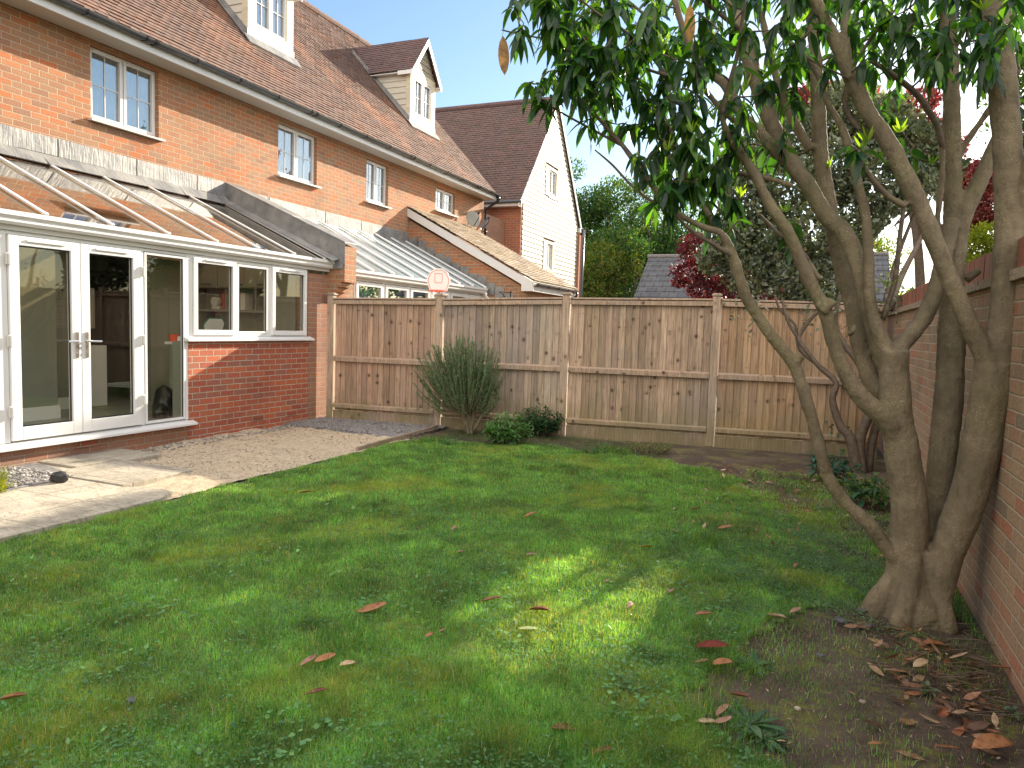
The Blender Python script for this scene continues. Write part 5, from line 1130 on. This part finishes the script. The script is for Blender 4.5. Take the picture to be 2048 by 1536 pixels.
# unseen trees added outside the right edge, on the sunny side, to shade the lawn
def big_tree(name, label, base, h, spread, n, lsize, cols, zc=.55, nc=26, group=None, trunkr=.18, sq=.75):
    base = np.array(base, float); cl = []
    for k in range(nc):
        u = rdir(1)[0]; r = RNG.uniform(.25, .8); c = base+np.array((0, 0, h*zc))+u*np.array((spread, spread, h*(1-zc)))*r
        s = RNG.uniform(.28, .42)*spread; cl.append((c, (s, s, s*sq)))
    return leafy(name, label, 'tree', base, [([base, base+(.1, 0, h*.3), base+(0, .1, h*.7)], trunkr), ([base+(0, 0, h*.25), base+(spread*.3, 0, h*.5), base+(spread*.45, .2, h*.7)], trunkr*.6), ([base+(0, 0, h*.25), base+(-spread*.3, 0, h*.5), base+(-spread*.45, .2, h*.65)], trunkr*.6)], cl, n, lsize, cols, 'leaf_far', trunkr*.4, group, shell=.35)
DG = [(.045, .095, .03), (.06, .12, .035), (.035, .075, .03), (.08, .14, .04)]
cl = []
for k in range(34):
    c = np.array((RNG.uniform(2.7, 6.2), RNG.uniform(12.2, 15.0), RNG.uniform(3.7, 6.6))); r = RNG.uniform(.55, .8)
    d = c-CO; px = 1024+FPX*(d@CR)/(d@CF)
    if px-r*FPX/(d@CF)*.8 < 2035: continue
    cl.append((c, (r, r, r*.8)))
leafy('added_tree', 'broad leafy tree added beyond the right edge to shade the lawn', 'tree', (4.6, 13.6, 0), [([(4.6, 13.6, 0), (4.6, 13.6, 1.8), (4.4, 13.6, 4.0)], .16), ([(4.6, 13.6, 1.6), (5.2, 13.6, 3.2), (5.6, 13.7, 4.6)], .10)], cl, 22000, .12, DG, 'leaf_far', .06, None, shell=.3)
big_tree('added_tree', 'tall dense tree added further out past the right edge to shade the lower lawn', (6.4, 22.5, 0), 10.2, 3.0, 22000, .16, DG, .66, 34)
big_tree('added_tree', 'broad tree added further right to darken reflections in the window glass', (10.5, 24.5, 0), 5.6, 3.0, 12000, .18, DG, .5, 26)  # this and the next are added to darken what the panes reflect
big_tree('added_tree', 'second tree of the row added to darken the window glass reflections', (14.5, 27, 0), 6.0, 3.4, 12000, .2, DG, .5, 26)
# green trees in the distance
G1 = [(.05, .13, .045), (.04, .105, .045), (.07, .155, .05), (.035, .09, .04), (.14, .18, .05)]
G2 = [(.10, .17, .04), (.16, .20, .05), (.07, .14, .04), (.20, .19, .06)]
tg = 'green trees far beyond the fence'
big_tree('deciduous_tree', 'tall blue green tree directly right of the boarded house', (-13.0, 40, 0), 12.5, 3.4, 26000, .16, G1, .56, 34, tg)
big_tree('deciduous_tree', 'rounded green tree above the left end of the slate roof', (-8.4, 42, 0), 11.0, 3.4, 22000, .16, G1, .56, 30, tg)
big_tree('deciduous_tree', 'yellow green lower tree between the boarded house and the slate roof', (-10.6, 36, 0), 6.8, 2.6, 20000, .14, G2, .5, 26, tg)
big_tree('deciduous_tree', 'darker tree standing behind the slate roof beside the low tree arm', (-3.6, 41, 0), 9.5, 3.2, 16000, .16, G1, .55, 24, tg)
big_tree('deciduous_tree', 'pale green tree seen between the tree limbs over the slate roof', (1.8, 43, 0), 9.0, 3.4, 12000, .16, G2, .55, 22, tg)
big_tree('deciduous_tree', 'mid green tree in the gap left of the slate roof, nearer than its neighbours', (-9.6, 38, 0), 9.2, 2.9, 20000, .15, G1, .54, 28, tg)
# far hedge as one mass
n = 16000; P = np.stack([RNG.uniform(-30, 22, n), RNG.uniform(46, 50, n), RNG.uniform(0, 1, n)**.8*5.2*(1+.25*np.sin(np.linspace(0, 1, n)*0))], 1); P[:, 2] *= 1+.22*np.sin(P[:, 0]*.9)+.1*np.sin(P[:, 0]*2.7)
v, f, c = rhomb(P, rdir(n), rdir(n), RNG.uniform(.25, .5, n), RNG.uniform(.2, .4, n), pick(G1, n, .3)); o = mesh_np('far_hedge', v, f, M['leaf_far'], None, c); tag(o, 'continuous dark hedge line far beyond the garages', 'hedge', kind='stuff')
# ------------------------------------------------------------------ rosemary
rb = W(940, 868, 2, 0); ro = thing('rosemary_bush', 'upright rosemary bush with bare woody base in front of the second fence panel', 'shrub', tuple(rb))
stb = MB(); Ps, Ds = [], []
env = [(830, 690), (850, 672), (880, 668), (905, 665), (930, 678), (960, 682), (985, 700), (995, 730), (992, 760), (985, 790), (838, 730), (850, 760), (870, 785)]
for k in range(380):
    a = RNG.uniform(0, 6.28); el = RNG.uniform(0, 1)**.6; tx_ = -.09+.74*el*math.cos(a)*RNG.uniform(.75, 1.05)-.10*el; ty_ = .34*el*math.sin(a); tz = RNG.uniform(.72, 1.38)-.34*el**3
    tip = rb+np.array((tx_*1.02, ty_*.8, tz)); m1 = rb+np.array((tx_*.18, ty_*.18, .28)); m2 = rb+np.array((tx_*.66, ty_*.66, tz*.60))
    P, R = smooth_path([rb+RNG.normal(size=3)*(.03, .02, 0), m1, m2, tip], [.009, .008, .004, .002], 5)
    if k % 3 == 0: stb.tube(P, R*1.2, 5)
    else: stb.tube(P[6:], R[6:], 4)
    for q in range(130):
        s = RNG.uniform(.60, 1.0)*(len(P)-1); i = min(int(s), len(P)-2); p = P[i]+(P[i+1]-P[i])*(s-i); Ps.append(p); Ds.append(unit(P[i+1]-P[i])*.75+rdir(1)[0]*.75)
for s_ in (-.04, .05): stb.tube([rb+(s_*.4, 0, -.02), rb+(s_*2.2, 0, .15), rb+(s_*4, .02, .34), rb+(s_*7, 0, .55)], [.028, .022, .017, .009], 8)
stb.build('stems', M['bark'], ro, smooth=True, recalc=False)
Ps, Ds = np.array(Ps), np.array(Ds); n = len(Ps); v, f, c = rhomb(Ps, Ds, rdir(n), RNG.uniform(.02, .038, n), .0062, pick([(.13, .24, .12), (.17, .28, .15), (.10, .19, .10), (.22, .33, .20)], n, .25)); mesh_np('foliage', v, f, M['leaf_small'], ro, c)
# ------------------------------------------------------------------ small plants
def rosette(name, label, cat, base, nst, h, spread, nl, L, Wd, cols, group=None, droop=.5, mat='leaf_small', stems=True):
    base = np.array(base); base[2] = float(hgt(base[0], base[1]))-.005; t = thing(name, label, cat, tuple(base), group); P, D = [], []; sb = MB()
    for k in range(nst):
        a = RNG.uniform(0, 6.28); r = spread*math.sqrt(RNG.uniform(0, 1)); tip = base+np.array((r*math.cos(a), r*math.sin(a)*.8, h*RNG.uniform(.55, 1.05)*(1-.35*(r/spread)**2))); s = base+np.array((r*math.cos(a)*.5, r*math.sin(a)*.4, 0))
        if stems: sb.tube([s, (s+tip)/2+RNG.normal(size=3)*.01, tip], [.004, .003, .002], 4)
        for q in range(nl): u = q/nl; p = s+(tip-s)*(.35+.65*u) if stems else base+(tip-base)*.1; P.append(p); an = q*2.4+a; e = RNG.uniform(-.1, .8)+u*.4 if stems else RNG.uniform(-.02, .38); D.append((math.cos(an)*math.cos(e), math.sin(an)*math.cos(e), math.sin(e)))
    if stems: sb.build('stems', M['twig'], t, recalc=False)
    P, D = np.array(P), np.array(D); n = len(P); v, f, c = leaves(P, D, np.cross(D, (0, 0, 1.))+RNG.normal(size=(n, 3))*.2, RNG.uniform(L*.6, L*1.15, n), RNG.uniform(Wd*.7, Wd*1.2, n), pick(cols, n, .25), droop*RNG.uniform(.3, 1.3, n), .3, 3); mesh_np('foliage', v, f, M[mat], t, c, True); return t
LG = [(.09, .22, .065), (.07, .18, .055), (.11, .26, .07)]
rosette('leafy_perennial', 'bright green leafy perennial clump just right of the rosemary', 'plant', W(1015, 888, 2, 0), 60, .40, .34, 13, .11, .028, LG)
rosette('leafy_perennial', 'darker taller perennial clump at the foot of the third fence post', 'plant', W(1075, 872, 2, 0), 70, .47, .38, 13, .11, .028, [(.035, .11, .04), (.045, .13, .05), (.03, .09, .04)])
rosette('low_weed_tuft', 'pale yellow green weed tuft below the third fence panel', 'plant', W(1295, 905, 2, 0), 34, .20, .34, 10, .045, .014, [(.20, .22, .07), (.14, .19, .06), (.25, .24, .10)])
rosette('low_weed_tuft', 'green weed tuft left of the pale one along the fence bed', 'plant', W(1195, 905, 2, 0), 30, .13, .34, 10, .045, .014, LG)
rosette('low_weed_tuft', 'small weed tuft at the front edge of the rosemary bed', 'plant', W(890, 890, 2, 0), 24, .10, .22, 9, .06, .01, LG)
rosette('blue_green_shrub', 'low blue green broad leaved shrub left of the bare stems', 'shrub', W(1665, 965, 2, 0), 12, .40, .25, 9, .13, .05, [(.035, .11, .075), (.05, .14, .10)], droop=.8)
rosette('blue_green_shrub', 'second blue green shrub closer to the trunk behind the low arm', 'shrub', W(1735, 1010, 2, 0), 14, .34, .26, 9, .12, .05, [(.04, .13, .07), (.06, .16, .06), (.10, .18, .05)], droop=.8)
rosette('wall_side_weed', 'upright weed between the right hand trunk and the garden wall', 'plant', W(1880, 1040, 2, 0), 7, .40, .12, 8, .08, .025, LG)
for q, (px, py, lab, s) in enumerate(((1510, 1330, 'toothed dandelion rosette at the edge of the bare soil left of the trunk', .11), (1500, 1445, 'large grey green dandelion rosette beside three dry leaves', .15), (1530, 1470, 'dandelion rosette low beside the large grey green one', .11), (1270, 1380, 'dandelion rosette in the lawn left of the bare soil', .10))):
    rosette('dandelion', lab, 'weed', W(px, py, 2, 0), 3, .03, .05, 9, s, .026, [(.07, .15, .07), (.10, .18, .10)], stems=False, droop=.12, group=None)
rosette('seedling', 'small pale seedling in the bare soil near the bottom right', 'plant', W(1855, 1395, 2, 0), 3, .05, .03, 5, .04, .02, [(.13, .2, .1)]); rosette('seedling', 'small seedling close to the garden wall at the lower right', 'plant', W(2020, 1430, 2, 0), 3, .05, .03, 5, .04, .02, [(.10, .17, .1)])
# spiky grass plant at the left edge
sp = W(-6, 985, 2, .03); t = thing('spiky_plant', 'yellow green spiky grass clump in the pebble bed at the left edge', 'plant', tuple(sp)); n = 90; a = RNG.uniform(0, 6.28, n); el = RNG.uniform(.5, 1.45, n); D = np.stack([np.cos(a)*np.cos(el), np.sin(a)*np.cos(el), np.sin(el)], 1)
v, f, c = leaves(np.repeat(sp[None], n, 0)+RNG.normal(size=(n, 3))*(.025, .025, 0), D, rdir(n), RNG.uniform(.18, .34, n), .010, pick([(.34, .36, .04), (.26, .32, .05), (.40, .38, .08)], n), RNG.uniform(.05, .35, n), .4, 5, lambda t: max(.05, 1-t**2)); mesh_np('blades', v, f, M['leaf_small'], t, c)
# ------------------------------------------------------------------ lawn grass
def lawn_blades(n, sampler, hh, ww, cols, name, label):
    P = sampler(n); n = len(P); dist = np.hypot(P[:, 0], P[:, 1]); P = np.stack([P[:, 0], P[:, 1], hgt(P[:, 0], P[:, 1])-.004], 1)
    k = np.clip(dist/4.5, .75, 2.0); a = RNG.uniform(0, 6.28, n); lean = RNG.uniform(.1, 1.0, n)
    nz = .5+.25*np.sin(P[:, 0]*2.1+1.3*np.sin(P[:, 1]*1.6))+.25*np.sin(P[:, 1]*2.7+1.1*np.sin(P[:, 0]*2.9)); nz2 = .5+.5*np.sin(P[:, 0]*9+2*np.sin(P[:, 1]*7))*np.sin(P[:, 1]*11+1.5*np.sin(P[:, 0]*6))
    cl_n = fbm(P[:, 0], P[:, 1], 7, 11, 3); H = hh*RNG.uniform(.5, 1.25, n)*(1+.75*cl_n); w = ww*k*RNG.uniform(.7, 1.3, n)
    d = np.stack([np.cos(a), np.sin(a)], 1); s = np.stack([-np.sin(a+RNG.uniform(-.8, .8, n)), np.cos(a)], 1)
    B0 = P.copy(); B0[:, :2] -= s*w[:, None]/2; B1 = P.copy(); B1[:, :2] += s*w[:, None]/2
    Mi = P.copy(); Mi[:, :2] += d*(H*lean*.35)[:, None]; Mi[:, 2] += H*.62; M0 = Mi.copy(); M0[:, :2] -= s*w[:, None]*.4; M1 = Mi.copy(); M1[:, :2] += s*w[:, None]*.4
    T = P.copy(); T[:, :2] += d*(H*lean)[:, None]; T[:, 2] += H*(1-.25*lean); T0 = T.copy(); T0[:, :2] -= s*w[:, None]*.08; T1 = T.copy(); T1[:, :2] += s*w[:, None]*.08
    V = np.stack([B0, B1, M0, M1, T0, T1], 1).reshape(-1, 3); i = np.arange(n)[:, None]*6; F = np.concatenate([i+np.array([[0, 1, 3, 2]]), i+np.array([[2, 3, 5, 4]])], 0)
    c = pick(cols, n, .45)*(1+.70*fbm(P[:, 0], P[:, 1], 5, 21, 3))[:, None]; nz = .5+.55*fbm(P[:, 0], P[:, 1], 1.7, 31, 5); yel = np.clip((nz-.56)*2.6, 0, .7)[:, None]; c = c*(1-yel)+np.array((.33, .44, .11))*yel*RNG.uniform(.7, 1.2, (n, 1)); dead = RNG.random(n) < .07+.06*yel[:, 0]; c[dead] = np.array((.46, .40, .22))*RNG.uniform(.6, 1.1, (dead.sum(), 1))
    o = mesh_np(name, V, F, M['grassblade'], None, np.repeat(c, 6, 0)); tag(o, label, 'grass', kind='stuff')
def samp(n):
    r = 1.9+(9.2-1.9)*RNG.random(n*3)**1.25; a = YAW+RNG.uniform(-.78, .72, n*3); x = -np.sin(a)*r; y = np.cos(a)*r
    e = .05*np.sin(y*7)+.04*np.sin(y*17+x*9); ok = in_poly(x+e, y+e, LAWN) & (x > -4.79); return np.stack([x[ok], y[ok]], 1)[:n]
GC = [(.12, .31, .10), (.17, .37, .12), (.085, .24, .09), (.22, .38, .12)]
lawn_blades(620000, samp, .034, .0026, GC, 'lawn_grass', 'short green lawn grass filling the garden')
def samp2(n):
    x = RNG.uniform(-.6, .88, n*6); y = RNG.uniform(1.8, 8.4, n*6); p = .5+.5*np.sin(x*5+2*np.sin(y*2.3))*np.sin(y*4+1.7*np.sin(x*3)); p = p*np.where(y > 4.2, 1.0, .20)*np.clip((7.2-y)/1.5, .15, 1)*np.exp(-np.clip(x-.1, 0, 9)*.9)
    ok = (~in_poly(x, y, LAWN)) & (RNG.random(len(x)) < p) & (np.hypot(x-.57, y-TY) > .26) & (x > -1.2); return np.stack([x[ok], y[ok]], 1)[:n]
lawn_blades(60000, samp2, .030, .0026, GC, 'sparse_grass', 'thin patchy grass in the shaded soil near the trunk')
# longer tufts
def samp3(n):
    c = np.array([W(px, py, 2, 0)[:2] for px, py in ((1180, 1490), (1120, 1500), (1380, 1440), (1300, 1500), (1000, 1500), (700, 1290), (480, 1440), (1460, 1340), (1560, 1180), (860, 885), (1400, 1090), (60, 1500), (900, 1380), (1230, 905))]); k = RNG.integers(0, len(c), n); return c[k]+RNG.normal(size=(n, 2))*(.10, .10)
lawn_blades(6000, samp3, .075, .003, [(.07, .19, .04), (.10, .22, .05)], 'long_grass_tufts', 'longer grass tufts standing out of the mown lawn')
# clover and chickweed leaves
def herbs(n, sampler, name, label, cols, s=.008):
    P = sampler(n); n = len(P); P = np.stack([P[:, 0], P[:, 1], hgt(P[:, 0], P[:, 1])+RNG.uniform(.006, .034, n)], 1); D = rdir(n)*np.array((1, 1, .35)); S = np.cross(D, (0, 0, 1.))
    v, f, c = rhomb(P, D, S, RNG.uniform(s*.8, s*1.7, n), RNG.uniform(s*.7, s*1.3, n), pick(cols, n, .25), .05); o = mesh_np(name, v, f, M['leaf_small'], None, c); tag(o, label, 'ground cover', kind='stuff')
def s4(n): P = samp(n); q = .5+.5*np.sin(P[:, 0]*3.3+2*np.sin(P[:, 1]*2.1))*np.sin(P[:, 1]*3.9+1.2*np.sin(P[:, 0]*4)); return P[RNG.random(len(P)) < q**1.5]
herbs(85000, s4, 'clover', 'clover and tiny weeds mixed through the lawn', [(.10, .25, .08), (.13, .30, .10), (.12, .25, .13)], .012)
def s7(n): P = samp(n); q = fbm(P[:, 0], P[:, 1], 2.5, 55, 3); return P[q > .12]
herbs(9000, s7, 'broadleaf_weeds', 'patches of broad leaved weeds in the lawn', [(.15, .33, .12), (.19, .38, .14), (.12, .27, .12)], .022)
def s5(n):
    x = RNG.uniform(-1.1, .85, n*4); y = RNG.uniform(3.9, 6.6, n*4); q = .5+.5*np.sin(x*4+2*np.sin(y*2.9))*np.sin(y*5+1.5*np.sin(x*3)); g = np.exp(-((x-.05)**2/.35+(y-4.9)**2/1.1)); ok = (RNG.random(len(x)) < q*g) & (np.hypot(x-.57, y-TY) > .27); return np.stack([x[ok], y[ok]], 1)[:n]
herbs(46000, s5, 'chickweed', 'small leaved chickweed carpet left of the trunk', [(.14, .24, .11), (.18, .29, .13), (.11, .21, .10)], .010)
def s6(n): x = RNG.uniform(-4.6, -1.6, n); y = 8.35+RNG.random(n)*(.5+.13*(x+5)+.3); return np.stack([x, y], 1)
herbs(9000, s6, 'border_weeds', 'low weeds along the soil border below the fence', [(.06, .14, .05), (.10, .16, .06), (.14, .14, .07)], .014)
# ------------------------------------------------------------------ litter and fallen leaves
def litter(n, sampler, smin, smax, cols, name, label):
    P = sampler(n); n = len(P); P = np.stack([P[:, 0], P[:, 1], hgt(P[:, 0], P[:, 1])+RNG.uniform(-.004, .018, n)], 1); D = rdir(n)*np.array((1, 1, .3)); S = np.cross(D, (0, 0, 1.))+rdir(n)*.5
    L = RNG.uniform(smin, smax, n); v, f, c = leaves(P, D, S, L, L*RNG.uniform(.22, .42, n), pick(cols, n, .3), RNG.uniform(-.2, .15, n), RNG.uniform(-.2, .7), 3, leafprof); o = mesh_np(name, v, f, M['dry'], None, c, True); tag(o, label, 'litter', kind='stuff')
DRY = [(.26, .13, .07), (.34, .20, .12), (.18, .09, .055), (.42, .28, .18), (.14, .08, .055), (.30, .12, .06)]
def la(n): return np.stack([.78-np.abs(RNG.normal(size=n))*.22, RNG.normal(size=n)*.42+3.62], 1)
def cl_(P): return P[(P[:, 0] < .87) & (np.hypot(P[:, 0]-.57, P[:, 1]-TY) > .24)]
litter(230, lambda n: cl_(la(n)), .025, .10, DRY, 'leaf_litter', 'heap of dry leaves between the trunk foot and the garden wall')
litter(900, lambda n: cl_(np.stack([RNG.uniform(-1.0, .85, n), RNG.uniform(5.3, 8.6, n)], 1)), .02, .08, DRY+[(.5, .40, .30)], 'bed_litter', 'dry leaves scattered over the shaded bed below the shrubs')
litter(1100, lambda n: cl_(np.stack([RNG.uniform(-.4, .85, n), RNG.uniform(1.9, 3.9, n)], 1)), .005, .02, DRY+[(.5, .42, .32)]*2, 'soil_crumbs', 'crumbs of bark and leaf over the bare soil at the lower right')
# straw and twigs at trunk foot
tm = MB()
for k in range(150):
    p = np.array((.80-abs(RNG.normal())*.2, 3.7+RNG.normal()*.33, 0)); p[2] = float(hgt(p[0], p[1]))+RNG.uniform(.0, .03)
    if p[0] > .88: continue
    a = RNG.normal()*.5+.3; L = RNG.uniform(.05, .22); q = p+np.array((math.cos(a)*L, math.sin(a)*L, RNG.normal()*.01))
    if q[0] > .89: continue
    tm.tube([p, (p+q)/2+RNG.normal(size=3)*.006, q], [.0022, .0025, .0016], 4)
o = tm.build('twig_litter', M['twig'], recalc=False); tag(o, 'fine dead twigs heaped among the leaves at the trunk foot', 'litter', kind='stuff')
FG = 'dry leaves fallen on the lawn and soil'
FL = [(983, 1196, 42, .3, 'r', 'reddish brown curled leaf in the middle of the lawn right of the long flat one'), (744, 1230, 58, .1, 'o', 'long tan leaf with a stalk left of the reddish curled leaf'), (617, 1321, 38, 1.1, 'p', 'upright pinkish leaf, left one of the trio in the lower lawn'), (650, 1320, 42, .3, 'o', 'tan leaf touching the upright pinkish one'), (695, 1332, 30, .2, 'y', 'pale cream leaf, right one of the trio in the lower lawn'),
 (632, 1392, 42, .2, 'r', 'brown leaf alone below the trio'), (1080, 1222, 42, -.4, 'r', 'brown leaf at the left edge of the sunny patch'), (1055, 1256, 38, .2, 'g', 'pale green leaf at the left edge of the sunny patch'), (1259, 1210, 20, 1.3, 'p', 'small pale leaf in the middle of the sunny patch'), (1130, 1458, 56, -.15, 'r', 'reddish leaf in the grass near the bottom of the picture'),
 (1205, 1505, 38, .4, 'r', 'reddish leaf nearest the bottom edge'), (1424, 1298, 64, -.6, 'R', 'large glossy red brown leaf at the edge of the bare soil'), (1445, 1330, 42, 0., 'o', 'orange brown leaf just below the large glossy one'), (1404, 1327, 26, -.2, 'o', 'small orange leaf left of the orange brown one'), (1407, 1232, 34, 0., 'o', 'flat orange leaf in the grass right of the sunny patch'),
 (1551, 1250, 44, -1.2, 'y', 'broad pale peach leaf standing in the chickweed left of the trunk'), (1590, 1240, 26, .3, 'p', 'pinkish leaf between the peach leaf and the trunk'), (1450, 1057, 28, -.2, 'o', 'orange leaf on the lawn beside the far soil edge'), (1480, 1398, 40, -.9, 'r', 'curled brown leaf on the bare soil above the three leaves'), (1445, 1428, 34, .7, 'p', 'upper leaf of the three beside the dandelion'),
 (1412, 1447, 38, -.3, 'y', 'left pale leaf of the three beside the dandelion'), (1446, 1447, 34, 0., 'p', 'lower right leaf of the three beside the dandelion'), (1840, 1345, 40, .5, 'y', 'yellow leaf lying in front of the litter heap'), (1985, 1502, 84, .1, 'o', 'large curled orange leaf at the bottom right corner'), (1893, 1505, 42, -.6, 'o', 'narrow orange leaf left of the large curled one'),
 (1916, 1328, 34, -.1, 'y', 'cream leaf on top of the litter heap'), (1867, 1305, 44, -.4, 'o', 'orange leaf at the left of the litter heap'), (2000, 1340, 40, -.9, 'o', 'orange leaf against the garden wall beside the heap'), (1592, 1130, 22, 1.2, 'o', 'upright tan leaf in the chickweed'), (1062, 1112, 20, 0., 'p', 'small pink leaf above the sunny patch'), (612, 988, 26, .1, 'o', 'thin leaf on the upper lawn towards the paving'),
 (910, 1055, 18, 1.4, 'p', 'upright pink leaf on the upper middle lawn'), (837, 1058, 16, 0., 'p', 'small pink leaf left of the upright one'), (1292, 1098, 26, -.1, 'Y', 'yellow leaf right of the upper sunny streak'), (1390, 1020, 20, 0., 'o', 'small tan leaf near the far right of the lawn'), (1352, 1018, 14, .8, 'y', 'tiny pale leaf left of the tan one near the far lawn edge'), (1060, 1037, 24, 0., 'o', 'thin brown leaf on the middle of the upper lawn'),
 (1174, 925, 12, .7, 'o', 'tiny orange leaf near the fence border'), (1450, 1510, 0, 0, 'o', ''), (25, 1395, 48, .3, 'o', 'slim orange leaf at the left edge of the lawn'), (920, 1105, 14, .0, 'p', 'tiny pink leaf above the yellow tinted grass'), (1214, 1162, 16, 1.0, 'p', 'small pink leaf in the upper part of the sunny patch'), (1343, 1180, 18, .9, 'p', 'small pink leaf at the right end of the sunny patch'), (885, 1265, 14, .4, 'p', 'small pale leaf halfway between the long tan leaf and the pale green leaf'), (858, 1275, 16, .5, 'o', 'small tan leaf below the long tan leaf'), (1750, 1490, 24, -.2, 'o', 'orange chip on the bare soil at the bottom'), (1563, 1482, 16, -.5, 'y', 'small cream chip on the bare soil')]
CC = {'r': (.24, .10, .055), 'R': (.22, .045, .02), 'o': (.40, .19, .09), 'p': (.42, .24, .18), 'y': (.55, .42, .27), 'g': (.34, .42, .16), 'Y': (.45, .28, .03)}
for px, py, wpx, ang, c, lab in FL:
    if not wpx: continue
    p = W(px, py, 2, .02); p[2] = float(hgt(p[0], p[1]))+.026; L = wpx*((p-CO)@CF)/FPX*1.05
    d = np.array((math.cos(.4+ang*.8), math.sin(.4+ang*.8), 0.)); 
    base = p-d*L/2; P = base[None]; curl = random.uniform(-.25, .05)
    v, f, cc_ = leaves(P-base+base, d[None]+(0, 0, random.uniform(-.02, .22)), np.cross(d, (0, 0, 1.))[None]+(0, 0, random.uniform(-.35, .35)), L, L*(.40 if wpx > 20 else .5), np.array([CC[c]]), curl, random.uniform(.2, .8), 8, leafprof)
    o = mesh_np('fallen_leaf', v, f, M['dry'], None, cc_, True, loc=tuple(p)); tag(o, lab, 'fallen leaf', FG); so = o.modifiers.new('thick', 'SOLIDIFY'); so.thickness = .0012
# stones and slate chips
for px, py, s, lab in ((1680, 1258, .03, 'flat grey slate chip left of the trunk foot'), (1722, 1240, .025, 'slate chip nearest the trunk foot'), (1640, 1322, .018, 'small slate chip on the mossy soil'), (262, 1404, .022, 'blue grey slate chip in the left lawn'), (1595, 1418, .012, 'tiny white stone on the bare soil'), (1724, 1412, .012, 'pale pebble on the bare soil right of the white stone'), (1735, 1268, .02, 'slate chip just in front of the trunk')):
    p = W(px, py, 2, .01); z = float(hgt(p[0], p[1])); mb = MB(); q = [(p[0]+s*r_*math.cos(a), p[1]+s*r_*math.sin(a), z+.012) for a, r_ in ((0, 1.2), (1, .8), (2, 1), (3.1, 1.1), (4, .7), (5.1, .9))]; mb.prism(q, (0, 0, .01)); o = mb.build('stone_chip', M['slate'] if s > .015 else M['slab'], bevel=.002); tag(o, lab, 'stone', 'stone chips on the ground')
